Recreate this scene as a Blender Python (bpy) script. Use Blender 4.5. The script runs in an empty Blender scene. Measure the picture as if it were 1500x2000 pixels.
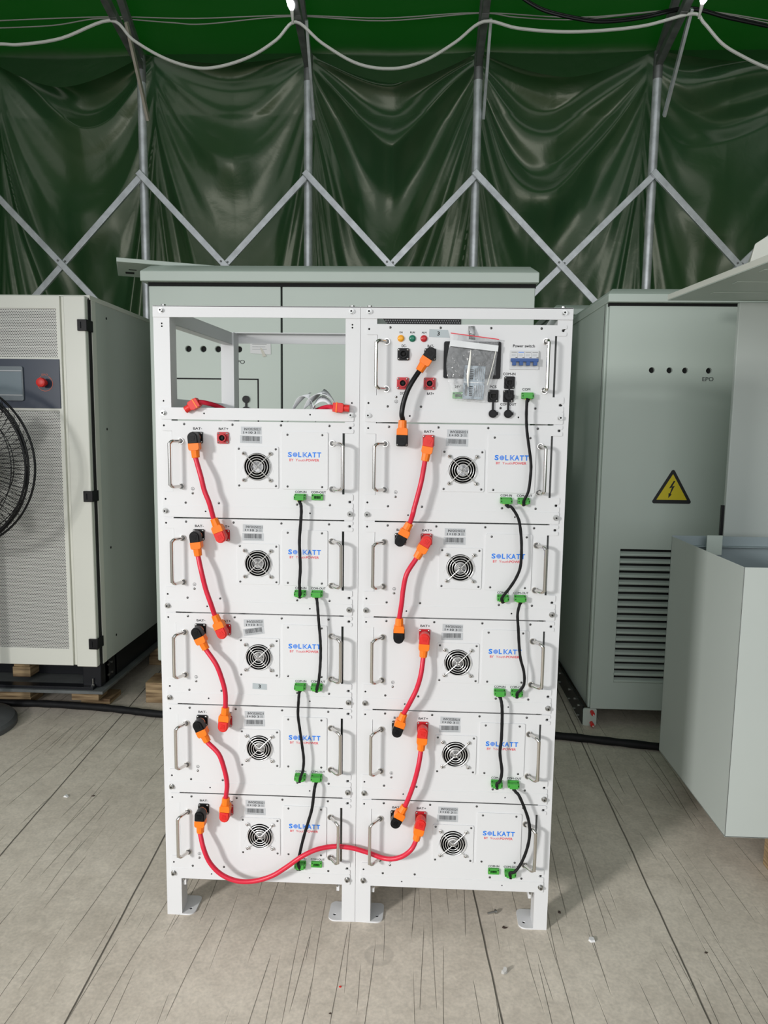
import bpy, bmesh, math, random
import numpy as np
from mathutils import Vector, Matrix
from mathutils.geometry import tessellate_polygon

scene = bpy.context.scene
COL = scene.collection

# ---------------------------------------------------------------- camera
def cam_matrix(pitch, yaw, roll, loc):
    cp, sp, cy, sy = math.cos(pitch), math.sin(pitch), math.cos(yaw), math.sin(yaw)
    fwd = Vector((sy*cp, cy*cp, -sp)); right = Vector((cy, -sy, 0)); down = fwd.cross(right)
    cr, sr = math.cos(roll), math.sin(roll)
    r2 = cr*right + sr*down; d2 = -sr*right + cr*down
    m = Matrix((r2, -d2, -fwd)).transposed().to_4x4()
    m.translation = Vector(loc)
    return m
cam_data = bpy.data.cameras.new('camera'); cam = bpy.data.objects.new('camera', cam_data); COL.objects.link(cam)
cam.matrix_world = cam_matrix(0.1184839, -0.0420773, -0.01332, (0.65155, -1.78564, 1.32809))
cam_data.sensor_fit = 'HORIZONTAL'; cam_data.sensor_width = 36; cam_data.lens = 1400/1500*36
cam_data.clip_start = 0.05; cam_data.clip_end = 100
scene.camera = cam

# ---------------------------------------------------------------- world, lights, exposure
scene.view_settings.view_transform = 'Standard'; scene.view_settings.look = 'None'
scene.view_settings.gamma = 1; scene.view_settings.use_curve_mapping = False
scene.view_settings.exposure = 0.0
world = bpy.data.worlds.new('daylight'); scene.world = world; world.use_nodes = True
bg = world.node_tree.nodes['Background']; bg.inputs[0].default_value = (0.93, 0.97, 1.0, 1); bg.inputs[1].default_value = 0.52
def area(name, loc, target, size, size_y, power, color=(1, 1, 1), spread=math.pi):
    l = bpy.data.lights.new(name, 'AREA'); l.shape = 'RECTANGLE'; l.size = size; l.size_y = size_y; l.energy = power
    l.color = color; l.spread = spread
    o = bpy.data.objects.new(name, l); COL.objects.link(o)
    d = Vector(target) - Vector(loc); o.matrix_world = d.to_track_quat('-Z', 'Y').to_matrix().to_4x4(); o.location = loc
    return o
# daylight entering low through the tent's open end, behind and to the left of the camera
area('doorway_daylight', (-2.6, -3.6, 1.9), (0.45, -0.45, 0.15), 0.50, 0.50, 29, (1.0, 0.985, 0.96), math.radians(74))
area('open_end_skylight', (0.5, -6.5, 2.6), (0.5, 1.0, 1.2), 7.0, 3.5, 130, (0.97, 0.985, 1.0))

# ---------------------------------------------------------------- materials
MATS = {}
def mat(name, col, rough=0.5, metal=0.0, spec=0.5, noise=None, bump=None, coat=0.0, emit=None):
    if name in MATS: return MATS[name]
    m = bpy.data.materials.new(name); m.use_nodes = True; nt = m.node_tree; b = nt.nodes['Principled BSDF']
    b.inputs['Base Color'].default_value = (*col, 1); b.inputs['Roughness'].default_value = rough
    b.inputs['Metallic'].default_value = metal; b.inputs['Specular IOR Level'].default_value = spec
    b.inputs['Coat Weight'].default_value = coat
    if emit: b.inputs['Emission Color'].default_value = (*col, 1); b.inputs['Emission Strength'].default_value = emit
    if noise or bump:
        tc = nt.nodes.new('ShaderNodeTexCoord')
    if noise:
        sc, amt = noise
        n = nt.nodes.new('ShaderNodeTexNoise'); n.inputs['Scale'].default_value = sc; n.inputs['Detail'].default_value = 4
        nt.links.new(tc.outputs['Object'], n.inputs['Vector'])
        r = nt.nodes.new('ShaderNodeMapRange'); r.inputs[1].default_value = 0.3; r.inputs[2].default_value = 0.7
        r.inputs[3].default_value = 1-amt; r.inputs[4].default_value = 1+amt
        nt.links.new(n.outputs[0], r.inputs[0])
        mx = nt.nodes.new('ShaderNodeVectorMath'); mx.operation = 'SCALE'; mx.inputs[0].default_value = col
        nt.links.new(r.outputs[0], mx.inputs['Scale']); nt.links.new(mx.outputs[0], b.inputs['Base Color'])
    if bump:
        sc, st, dist = bump
        n = nt.nodes.new('ShaderNodeTexNoise'); n.inputs['Scale'].default_value = sc; n.inputs['Detail'].default_value = 3
        nt.links.new(tc.outputs['Object'], n.inputs['Vector'])
        bp = nt.nodes.new('ShaderNodeBump'); bp.inputs['Strength'].default_value = st; bp.inputs['Distance'].default_value = dist
        nt.links.new(n.outputs[0], bp.inputs['Height']); nt.links.new(bp.outputs[0], b.inputs['Normal'])
    MATS[name] = m
    return m
WHITE = mat('white_powder_coat', (0.70, 0.705, 0.715), 0.42, bump=(900, 0.15, 0.0003))
CABG = mat('grey_green_cabinet_paint', (0.57, 0.645, 0.585), 0.42, noise=(3, 0.02), bump=(700, 0.2, 0.0003))
CABR = mat('grey_box_paint', (0.53, 0.575, 0.545), 0.38, noise=(3, 0.02), bump=(700, 0.2, 0.0003))
CABW = mat('light_grey_cabinet_paint', (0.77, 0.775, 0.70), 0.36, noise=(4, 0.02), bump=(700, 0.2, 0.0003))
CABS = mat('side_panel_paint', (0.60, 0.64, 0.59), 0.4, bump=(700, 0.3, 0.0003))
BLACK = mat('black_plastic', (0.006, 0.006, 0.007), 0.4, spec=0.25)
RUBBER = mat('black_rubber', (0.008, 0.008, 0.009), 0.6, spec=0.25, noise=(30, 0.3))
DARK = mat('dark_recess', (0.006, 0.006, 0.006), 0.8)
BASEBLK = mat('black_base_steel', (0.01, 0.011, 0.014), 0.35, spec=0.3)
STEELP = mat('grey_platform_steel', (0.12, 0.13, 0.13), 0.5, noise=(12, 0.2))
CHROME = mat('polished_steel', (0.72, 0.70, 0.67), 0.16, 1.0)
GRILL = mat('plated_wire', (0.86, 0.86, 0.85), 0.3, 0.7)
ZINC = mat('zinc_screw', (0.45, 0.45, 0.44), 0.3, 1.0)
SCREWD = mat('dull_screw', (0.16, 0.16, 0.16), 0.4, 0.8)
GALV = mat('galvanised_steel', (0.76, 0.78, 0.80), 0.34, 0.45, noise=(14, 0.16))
GALVD = mat('dark_galvanised_steel', (0.30, 0.30, 0.30), 0.5, 0.6, noise=(14, 0.2))  # darker tone of the galvanised steel
ALUM = mat('pale_flat_bar', (0.62, 0.55, 0.46), 0.5, 0.0, noise=(10, 0.1))
ORANGE = mat('orange_boot', (0.95, 0.20, 0.006), 0.4)
REDP = mat('red_plug_plastic', (0.72, 0.025, 0.02), 0.38)
REDS = mat('red_socket_plastic', (0.50, 0.012, 0.02), 0.38)
REDC = mat('red_cable_jacket', (0.66, 0.014, 0.045), 0.38)
BLKC = mat('black_cable_jacket', (0.007, 0.007, 0.008), 0.35, spec=0.3)
GREEN = mat('green_terminal', (0.06, 0.36, 0.05), 0.4)
YELW = mat('yellow_wires', (0.75, 0.7, 0.05), 0.5)
INK = mat('black_print', (0.015, 0.015, 0.018), 0.6)
GINK = mat('grey_print', (0.25, 0.26, 0.27), 0.6)
LBLUE = mat('blue_print', (0.01, 0.20, 0.78), 0.5)
LRED = mat('red_print', (0.70, 0.03, 0.05), 0.5)
STICK = mat('silver_label', (0.50, 0.52, 0.54), 0.3)
STICK2 = mat('grey_number_label', (0.42, 0.47, 0.49), 0.4)
PAPER = mat('white_paper', (0.78, 0.78, 0.78), 0.7)
BLUEBR = mat('blue_breaker_toggle', (0.012, 0.07, 0.26), 0.35)
BRKW = mat('breaker_body', (0.62, 0.63, 0.64), 0.4)
SCREEN = mat('black_touch_screen', (0.012, 0.014, 0.016), 0.12)
AMBER = mat('amber_lamp', (0.85, 0.38, 0.01), 0.25)
LGREEN = mat('green_lamp', (0.0, 0.16, 0.09), 0.25)
LAMPR = mat('red_lamp', (0.50, 0.01, 0.015), 0.25)
NAVY = mat('navy_control_plate', (0.022, 0.036, 0.065), 0.35)
HMIG = mat('hmi_bezel', (0.16, 0.19, 0.21), 0.35)
HMIS = mat('hmi_screen', (0.20, 0.25, 0.28), 0.2)
YELSIGN = mat('yellow_sign', (0.75, 0.60, 0.02), 0.45)
WIRE_W = mat('white_cord_jacket', (0.93, 0.91, 0.85), 0.5)
WIRE_G = mat('grey_wire', (0.42, 0.40, 0.37), 0.6)
TAPE = mat('masking_tape', (0.62, 0.60, 0.52), 0.5)
HUBS = mat('silver_hub_sticker', (0.42, 0.42, 0.43), 0.3, 0.6, noise=(160, 0.7))
BLUEGL = mat('blue_grey_painted_shade', (0.30, 0.36, 0.38), 0.45)  # blue-grey darkened to paint the shade inside the open box

def wood_mat():
    m = bpy.data.materials.new('pallet_wood'); m.use_nodes = True; nt = m.node_tree; b = nt.nodes['Principled BSDF']
    tc = nt.nodes.new('ShaderNodeTexCoord'); mp = nt.nodes.new('ShaderNodeMapping'); mp.inputs['Scale'].default_value = (4, 4, 60)
    nt.links.new(tc.outputs['Object'], mp.inputs[0])
    n = nt.nodes.new('ShaderNodeTexNoise'); n.inputs['Scale'].default_value = 1.5; n.inputs['Detail'].default_value = 5
    nt.links.new(mp.outputs[0], n.inputs[0])
    r = nt.nodes.new('ShaderNodeValToRGB'); r.color_ramp.elements[0].position = 0.32; r.color_ramp.elements[1].position = 0.66
    r.color_ramp.elements[0].color = (0.13, 0.075, 0.035, 1); r.color_ramp.elements[1].color = (0.50, 0.36, 0.20, 1)
    nt.links.new(n.outputs[0], r.inputs[0]); nt.links.new(r.outputs[0], b.inputs[0]); b.inputs['Roughness'].default_value = 0.75
    return m
WOOD = wood_mat()

def perf_mat(name, pitch, rad, col, metal):
    # sheet metal punched with a hexagonal field of round holes (real see-through holes)
    m = bpy.data.materials.new(name); m.use_nodes = True; nt = m.node_tree; N = nt.nodes; L = nt.links
    b = N['Principled BSDF']; b.inputs['Base Color'].default_value = (*col, 1); b.inputs['Roughness'].default_value = 0.38
    b.inputs['Metallic'].default_value = metal
    tc = N.new('ShaderNodeTexCoord'); sp = N.new('ShaderNodeSeparateXYZ'); L.new(tc.outputs['Object'], sp.inputs[0])
    def M(op, a, c=None):
        n = N.new('ShaderNodeMath'); n.operation = op
        for i, v in enumerate((a, c)):
            if v is None: continue
            if isinstance(v, (int, float)): n.inputs[i].default_value = v
            else: L.new(v, n.inputs[i])
        return n.outputs[0]
    def cell(ox, oz):
        x = M('DIVIDE', M('ADD', sp.outputs[0], ox), pitch); z = M('DIVIDE', M('ADD', sp.outputs[2], oz), pitch*1.732)
        fx = M('MULTIPLY', M('SUBTRACT', x, M('ROUND', x)), pitch); fz = M('MULTIPLY', M('SUBTRACT', z, M('ROUND', z)), pitch*1.732)
        return M('SQRT', M('ADD', M('MULTIPLY', fx, fx), M('MULTIPLY', fz, fz)))
    d = M('MINIMUM', cell(0, 0), cell(pitch/2, pitch*0.866))
    hole = M('LESS_THAN', d, rad)
    tr = N.new('ShaderNodeBsdfTransparent'); mx = N.new('ShaderNodeMixShader')
    L.new(hole, mx.inputs[0]); L.new(b.outputs[0], mx.inputs[1]); L.new(tr.outputs[0], mx.inputs[2])
    L.new(mx.outputs[0], N['Material Output'].inputs[0])
    return m
PERF = perf_mat('perforated_door_sheet', 0.0076, 0.0022, (0.66, 0.66, 0.62), 0.1)

def tarp_mat(name, col, col2, rough, trans, tcol, bscale=0.35):
    m = bpy.data.materials.new(name); m.use_nodes = True; nt = m.node_tree; N = nt.nodes; L = nt.links
    b = N['Principled BSDF']; b.inputs['Roughness'].default_value = rough; b.inputs['Specular IOR Level'].default_value = 0.95; b.inputs['Specular Tint'].default_value = (1.0, 0.96, 0.80, 1)
    tc = N.new('ShaderNodeTexCoord')
    n = N.new('ShaderNodeTexNoise'); n.inputs['Scale'].default_value = 1.1; n.inputs['Detail'].default_value = 3; L.new(tc.outputs['Object'], n.inputs[0])
    r = N.new('ShaderNodeMix'); r.data_type = 'RGBA'; r.inputs[6].default_value = (*col, 1); r.inputs[7].default_value = (*col2, 1)
    L.new(n.outputs[0], r.inputs[0]); L.new(r.outputs[2], b.inputs[0])
    v = N.new('ShaderNodeTexVoronoi'); v.feature = 'DISTANCE_TO_EDGE'; v.inputs['Scale'].default_value = 2.6; L.new(tc.outputs['Object'], v.inputs['Vector'])
    n2 = N.new('ShaderNodeTexNoise'); n2.inputs['Scale'].default_value = 4; n2.inputs['Detail'].default_value = 5; n2.inputs['Distortion'].default_value = 0.6
    L.new(tc.outputs['Object'], n2.inputs[0])
    ad = N.new('ShaderNodeMath'); ad.operation = 'MULTIPLY_ADD'; ad.inputs[1].default_value = 0.25
    L.new(v.outputs[0], ad.inputs[0]); L.new(n2.outputs[0], ad.inputs[2])
    bp = N.new('ShaderNodeBump'); bp.inputs['Strength'].default_value = bscale; bp.inputs['Distance'].default_value = 0.05
    L.new(ad.outputs[0], bp.inputs['Height']); L.new(bp.outputs[0], b.inputs['Normal'])
    t = N.new('ShaderNodeBsdfTranslucent'); t.inputs[0].default_value = (*tcol, 1)
    mx = N.new('ShaderNodeMixShader'); mx.inputs[0].default_value = trans
    L.new(b.outputs[0], mx.inputs[1]); L.new(t.outputs[0], mx.inputs[2]); L.new(mx.outputs[0], N['Material Output'].inputs[0])
    return m
TARP = tarp_mat('green_tarpaulin', (0.022, 0.080, 0.042), (0.055, 0.095, 0.036), 0.27, 0.04, (0.03, 0.25, 0.04), 0.10)
ROOFT = tarp_mat('green_roof_tarpaulin', (0.010, 0.060, 0.016), (0.014, 0.075, 0.018), 0.45, 0.22, (0.0, 0.26, 0.004), 0.15)

def floor_mat():
    m = bpy.data.materials.new('worn_concrete'); m.use_nodes = True; nt = m.node_tree; N = nt.nodes; L = nt.links
    b = N['Principled BSDF']; b.inputs['Roughness'].default_value = 0.62; b.inputs['Specular IOR Level'].default_value = 0.3
    tc = N.new('ShaderNodeTexCoord')
    def noise(vec, scale, detail=4, dist=0.0):
        n = N.new('ShaderNodeTexNoise'); n.inputs['Scale'].default_value = scale; n.inputs['Detail'].default_value = detail; n.inputs['Distortion'].default_value = dist
        L.new(vec, n.inputs[0]); return n.outputs[0]
    def M(op, a, c=None, e=None):
        n = N.new('ShaderNodeMath'); n.operation = op
        for i, v in enumerate((a, c, e)):
            if v is None: continue
            if isinstance(v, (int, float)): n.inputs[i].default_value = v
            else: L.new(v, n.inputs[i])
        return n.outputs[0]
    def mr(v, a, c, d, e):
        n = N.new('ShaderNodeMapRange'); L.new(v, n.inputs[0])
        for i, x in enumerate((a, c, d, e)): n.inputs[i+1].default_value = x
        return n.outputs[0]
    P = tc.outputs['Object']
    big = noise(P, 1.3, 5, 0.4); mid = noise(P, 9, 6, 0.5); fine = noise(P, 120, 3)
    # brushed grooves running front to back: uneven spacing, broken into runs
    s0 = N.new('ShaderNodeSeparateXYZ'); L.new(P, s0.inputs[0])
    def lines(scale, slant, off, thin, mscale, lo, hi):
        v = N.new('ShaderNodeTexVoronoi'); v.voronoi_dimensions = '1D'; v.feature = 'DISTANCE_TO_EDGE'; v.inputs['Scale'].default_value = scale
        wv = M('MULTIPLY', M('SUBTRACT', noise(P, 1.7, 1), 0.5), 0.03)
        L.new(M('ADD', M('ADD', M('ADD', s0.outputs[0], M('MULTIPLY', s0.outputs[1], slant)), wv), off), v.inputs['W'])
        mp = N.new('ShaderNodeMapping'); mp.inputs['Scale'].default_value = mscale; mp.inputs['Location'].default_value = (off, off*3, 0); L.new(P, mp.inputs[0])
        return M('MULTIPLY', mr(v.outputs[0], 0.0, thin, 1.0, 0.0), mr(noise(mp.outputs[0], 1.0, 1), lo, hi, 0, 1))
    l1 = lines(30, 0.03, 1.3, 0.035, (20, 2.4, 1), 0.56, 0.62)
    l2 = lines(19, -0.035, 7.7, 0.030, (14, 1.4, 1), 0.53, 0.57)
    groove = M('MAXIMUM', l1, l2)
    # joints between the cast slabs
    sp = N.new('ShaderNodeSeparateXYZ'); L.new(P, sp.inputs[0])
    wob = M('MULTIPLY', M('SUBTRACT', noise(P, 7, 3), 0.5), 0.005)
    joint = None
    for x0, k in ((-0.589, -0.06), (-0.120, -0.045), (0.853, -0.062), (1.351, 0.03)):
        d = M('ABSOLUTE', M('ADD', M('SUBTRACT', M('SUBTRACT', sp.outputs[0], x0), M('MULTIPLY', sp.outputs[1], k)), wob))
        j = mr(d, 0.0008, 0.0032, 1.0, 0.0)
        joint = j if joint is None else M('MAXIMUM', joint, j)
    base = N.new('ShaderNodeMix'); base.data_type = 'RGBA'; base.inputs[6].default_value = (0.53, 0.47, 0.395, 1); base.inputs[7].default_value = (0.74, 0.67, 0.575, 1)
    L.new(mr(M('ADD', M('MULTIPLY', big, 0.6), M('MULTIPLY', mid, 0.4)), 0.33, 0.67, 0, 1), base.inputs[0])
    c2 = N.new('ShaderNodeVectorMath'); c2.operation = 'SCALE'; L.new(base.outputs[2], c2.inputs[0]); L.new(mr(M('ADD', M('MULTIPLY', fine, 0.5), M('MULTIPLY', noise(P, 34, 5, 1.0), 0.5)), 0.36, 0.64, 0.86, 1.10), c2.inputs['Scale'])
    dk = N.new('ShaderNodeMix'); dk.data_type = 'RGBA'; L.new(c2.outputs[0], dk.inputs[6]); dk.inputs[7].default_value = (0.10, 0.09, 0.075, 1)
    L.new(M('MAXIMUM', M('MULTIPLY', joint, 0.9), M('MULTIPLY', groove, 0.17)), dk.inputs[0])
    # faint round stain left by a can
    rd = M('SQRT', M('ADD', M('POWER', M('SUBTRACT', s0.outputs[0], 0.584), 2.0), M('POWER', M('SUBTRACT', s0.outputs[1], -0.118), 2.0)))
    stn = N.new('ShaderNodeMix'); stn.data_type = 'RGBA'; L.new(dk.outputs[2], stn.inputs[6]); stn.inputs[7].default_value = (0.33, 0.30, 0.26, 1)
    L.new(M('MULTIPLY', mr(rd, 0.034, 0.040, 1, 0), mr(rd, 0.012, 0.036, 0.12, 0.42)), stn.inputs[0]); dk = stn
    L.new(dk.outputs[2], b.inputs[0])
    h = M('SUBTRACT', M('MULTIPLY', mid, 0.10), M('MAXIMUM', M('MULTIPLY', groove, 1.0), joint))
    bp = N.new('ShaderNodeBump'); bp.inputs['Strength'].default_value = 0.8; bp.inputs['Distance'].default_value = 0.004
    L.new(h, bp.inputs['Height']); L.new(bp.outputs[0], b.inputs['Normal'])
    return m
FLOOR = floor_mat()

# clear plastic of the zip bag: mostly see-through film with glossy creases
def film_mat():
    m = bpy.data.materials.new('clear_plastic_film'); m.use_nodes = True; nt = m.node_tree; N = nt.nodes; L = nt.links
    b = N['Principled BSDF']; b.inputs['Base Color'].default_value = (0.9, 0.92, 0.93, 1); b.inputs['Roughness'].default_value = 0.12
    b.inputs['Specular IOR Level'].default_value = 0.8
    tr = N.new('ShaderNodeBsdfTransparent'); mx = N.new('ShaderNodeMixShader'); mx.inputs[0].default_value = 0.09
    tc = N.new('ShaderNodeTexCoord'); n = N.new('ShaderNodeTexNoise'); n.inputs['Scale'].default_value = 42; n.inputs['Detail'].default_value = 3; n.inputs['Distortion'].default_value = 1.2; L.new(tc.outputs['Object'], n.inputs[0])
    bp = N.new('ShaderNodeBump'); bp.inputs['Strength'].default_value = 0.9; bp.inputs['Distance'].default_value = 0.004; L.new(n.outputs[0], bp.inputs['Height']); L.new(bp.outputs[0], b.inputs['Normal'])
    L.new(tr.outputs[0], mx.inputs[1]); L.new(b.outputs[0], mx.inputs[2])
    gl = N.new('ShaderNodeBsdfGlossy'); gl.inputs['Roughness'].default_value = 0.10; L.new(bp.outputs[0], gl.inputs['Normal'])
    lw = N.new('ShaderNodeLayerWeight'); lw.inputs[0].default_value = 0.26; L.new(bp.outputs[0], lw.inputs['Normal'])
    m2 = N.new('ShaderNodeMixShader'); L.new(lw.outputs['Fresnel'], m2.inputs[0]); L.new(mx.outputs[0], m2.inputs[1]); L.new(gl.outputs[0], m2.inputs[2])
    L.new(m2.outputs[0], N['Material Output'].inputs[0])
    return m
FILM = film_mat()

# ---------------------------------------------------------------- mesh helpers
CACHE = {}
def finish(me, mats, smooth_angle=35):
    for m in mats: me.materials.append(m)
    me.polygons.foreach_set('use_smooth', [True]*len(me.polygons))
    me.set_sharp_from_angle(angle=math.radians(smooth_angle))
    return me
class MB:
    def __init__(s): s.v = []; s.f = []; s.m = []; s.mats = []
    def mi(s, m):
        if m not in s.mats: s.mats.append(m)
        return s.mats.index(m)
    def add(s, vs, fs, m):
        o = len(s.v); k = s.mi(m); s.v += [tuple(v) for v in vs]
        for f in fs: s.f.append([i+o for i in f]); s.m.append(k)
        return s
    def box(s, x0, x1, y0, y1, z0, z1, m):
        vs = [(x, y, z) for x in (x0, x1) for y in (y0, y1) for z in (z0, z1)]
        return s.add(vs, [(0, 1, 3, 2), (4, 6, 7, 5), (0, 4, 5, 1), (2, 3, 7, 6), (0, 2, 6, 4), (1, 5, 7, 3)], m)
    def cyl(s, p0, p1, r, m, r1=None, n=16, caps=True):
        p0 = Vector(p0); p1 = Vector(p1); r1 = r if r1 is None else r1
        d = (p1-p0).normalized(); a = d.orthogonal().normalized(); b = d.cross(a)
        vs = []
        for p, q in ((p0, r), (p1, r1)):
            for i in range(n):
                t = 2*math.pi*i/n; vs.append(p + a*math.cos(t)*q + b*math.sin(t)*q)
        fs = [(i, (i+1) % n, n+(i+1) % n, n+i) for i in range(n)]
        if caps: fs += [tuple(range(n-1, -1, -1)), tuple(range(n, 2*n))]
        return s.add(vs, fs, m)
    def tube(s, path, r, m, n=10, smooth=0, flat=1.0, closed=False, rfun=None):
        P = [Vector(p) for p in path]
        if smooth: P = catmull(P, smooth)
        k = len(P); vs = []; T = []
        for i in range(k):
            if closed: t = P[(i+1) % k]-P[i-1]
            else: t = P[min(i+1, k-1)]-P[max(i-1, 0)]
            T.append(t.normalized())
        a = T[0].orthogonal().normalized()
        if abs(T[0].dot(Vector((0, 1, 0)))) < 0.9: a = (Vector((0, 1, 0)) - T[0]*T[0].y).normalized()
        for i in range(k):
            a = (a - T[i]*a.dot(T[i])).normalized(); b = T[i].cross(a)
            rr = r*(rfun(i/(k-1)) if rfun else 1)
            for j in range(n):
                t = 2*math.pi*j/n; vs.append(P[i] + a*math.cos(t)*rr*flat + b*math.sin(t)*rr)
        fs = []
        for i in range(k if closed else k-1):
            i2 = (i+1) % k
            for j in range(n): fs.append((i*n+j, i*n+(j+1) % n, i2*n+(j+1) % n, i2*n+j))
        if not closed: fs += [tuple(range(n-1, -1, -1)), tuple(range((k-1)*n, k*n))]
        return s.add(vs, fs, m)
    def prism(s, outer, y0, y1, m, holes=(), xf=None):
        # polygon in the x,z plane swept from y0 (front) to y1 (back)
        loops = [list(outer)] + [list(h) for h in holes]
        tris = tessellate_polygon([[Vector((x, z, 0)) for x, z in l] for l in loops])
        flat = [p for l in loops for p in l]; n = len(flat)
        f = xf or (lambda x, y, z: (x, y, z))
        vs = [f(x, y0, z) for x, z in flat] + [f(x, y1, z) for x, z in flat]
        fs = [tuple(t) for t in tris] + [tuple(i+n for i in reversed(t)) for t in tris]
        o = 0
        for l in loops:
            k = len(l)
            for i in range(k): a = o+i; b = o+(i+1) % k; fs.append((a, b, b+n, a+n))
            o += k
        return s.add(vs, fs, m)
    def text(s, body, cx, cz, w, h, m, y=0.0, bold=0.012, rot=0.0, xf=None):
        col = m.name in ('blue_print', 'red_print'); vs, fs = text_geo(body, bold if col else 0.0)
        if bold and not col: k = len(vs); o0 = list(vs); f0 = list(fs); vs = [(a+dx*bold, c+dz*bold*0.7) for dx, dz in ((-1, 0), (1, 0), (0, -1), (0, 1)) for a, c in o0]; fs = [tuple(i+q*k for i in f) for q in range(4) for f in f0]
        xs = [v[0] for v in vs]; zs = [v[1] for v in vs]
        x0, x1, z0, z1 = min(xs), max(xs), min(zs), max(zs)
        c, sn = math.cos(rot), math.sin(rot); out = []
        for vx, vz in vs:
            a = ((vx-x0)/(x1-x0)-.5)*w; b = ((vz-z0)/(z1-z0)-.5)*h
            q = (cx+a*c-b*sn, y, cz+a*sn+b*c); out.append(xf(*q) if xf else q)
        return s.add(out, fs, m)
    def dome(s, c, r, depth, m, n=14, rings=3):
        # screw head bulging towards -y
        vs = []; fs = []
        for k in range(rings):
            a = math.pi/2*k/rings
            for i in range(n):
                t = 2*math.pi*i/n; vs.append((c[0]+r*math.cos(a)*math.cos(t), c[1]-depth*math.sin(a), c[2]+r*math.cos(a)*math.sin(t)))
        vs.append((c[0], c[1]-depth, c[2]))
        for k in range(rings-1):
            for i in range(n): fs.append((k*n+i, k*n+(i+1) % n, (k+1)*n+(i+1) % n, (k+1)*n+i))
        for i in range(n): fs.append(((rings-1)*n+i, (rings-1)*n+(i+1) % n, rings*n))
        return s.add(vs, fs, m)
    def mesh(s, name, ang=35):
        me = bpy.data.meshes.new(name); me.from_pydata(s.v, [], s.f)
        me.polygons.foreach_set('material_index', s.m)
        bm = bmesh.new(); bm.from_mesh(me); bmesh.ops.recalc_face_normals(bm, faces=bm.faces); bm.to_mesh(me); bm.free()
        return finish(me, s.mats, ang)
    def build(s, name, parent=None, bevel=0.0, **kw):
        return link(name, s.mesh(name), parent, bevel, **kw)
def link(name, me, parent=None, bevel=0.0, loc=None, label=None, rot=None):
    o = bpy.data.objects.new(name, me); COL.objects.link(o)
    if parent: o.parent = parent
    if loc: o.location = loc
    if rot: o.rotation_euler = rot
    if label: o['label'] = label
    if bevel:
        b = o.modifiers.new('bevel', 'BEVEL'); b.width = bevel; b.segments = 2; b.limit_method = 'ANGLE'; b.angle_limit = math.radians(40)
    return o
def cached(key, fn):
    if key not in CACHE: CACHE[key] = fn()
    return CACHE[key]
def catmull(P, n):
    out = []; k = len(P)
    for i in range(k-1):
        p0 = P[max(i-1, 0)]; p1 = P[i]; p2 = P[i+1]; p3 = P[min(i+2, k-1)]
        for j in range(n):
            t = j/n
            out.append(0.5*((2*p1)+(p2-p0)*t+(2*p0-5*p1+4*p2-p3)*t*t+(3*p1-p0-3*p2+p3)*t**3))
    out.append(P[-1]); return out
_T = {}
def text_geo(body, bold):
    k = (body, bold)
    if k in _T: return _T[k]
    cu = bpy.data.curves.new('t', 'FONT'); cu.body = body; cu.size = 1; cu.offset = bold; cu.resolution_u = 3
    o = bpy.data.objects.new('t', cu); COL.objects.link(o)
    me = bpy.data.meshes.new_from_object(o)
    r = ([(v.co.x, v.co.y) for v in me.vertices], [tuple(p.vertices) for p in me.polygons])
    bpy.data.objects.remove(o); bpy.data.curves.remove(cu); bpy.data.meshes.remove(me)
    _T[k] = r; return r
def circ(cx, cz, r, n=24, a0=0.0):
    return [(cx+r*math.cos(a0+2*math.pi*i/n), cz+r*math.sin(a0+2*math.pi*i/n)) for i in range(n)]
def rrect(x0, z0, x1, z1, r, n=4):
    pts = []
    for cx, cz, a in ((x1-r, z1-r, 0), (x0+r, z1-r, 90), (x0+r, z0+r, 180), (x1-r, z0+r, 270)):
        for i in range(n+1):
            t = math.radians(a+90*i/n); pts.append((cx+r*math.cos(t), cz+r*math.sin(t)))
    return pts
def thing(name, label, cat, loc=(0, 0, 0), group=None, rot=None):
    o = bpy.data.objects.new(name, None); COL.objects.link(o); o.location = loc; o.empty_display_size = 0.05
    if rot: o.rotation_euler = rot
    o['label'] = label; o['category'] = cat
    if group: o['group'] = group
    return o
def tag(o, label=None, cat=None, group=None, kind=None):
    if label: o['label'] = label
    if cat: o['category'] = cat
    if group: o['group'] = group
    if kind: o['kind'] = kind
    return o

# ================================================================ THE SETTING
mb = MB(); mb.add([(-6, -9, 0), (8, -9, 0), (8, 5.4, 0), (-6, 5.4, 0)], [(0, 1, 2, 3)], FLOOR)
fl = mb.build('floor'); fl['kind'] = 'structure'

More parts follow.
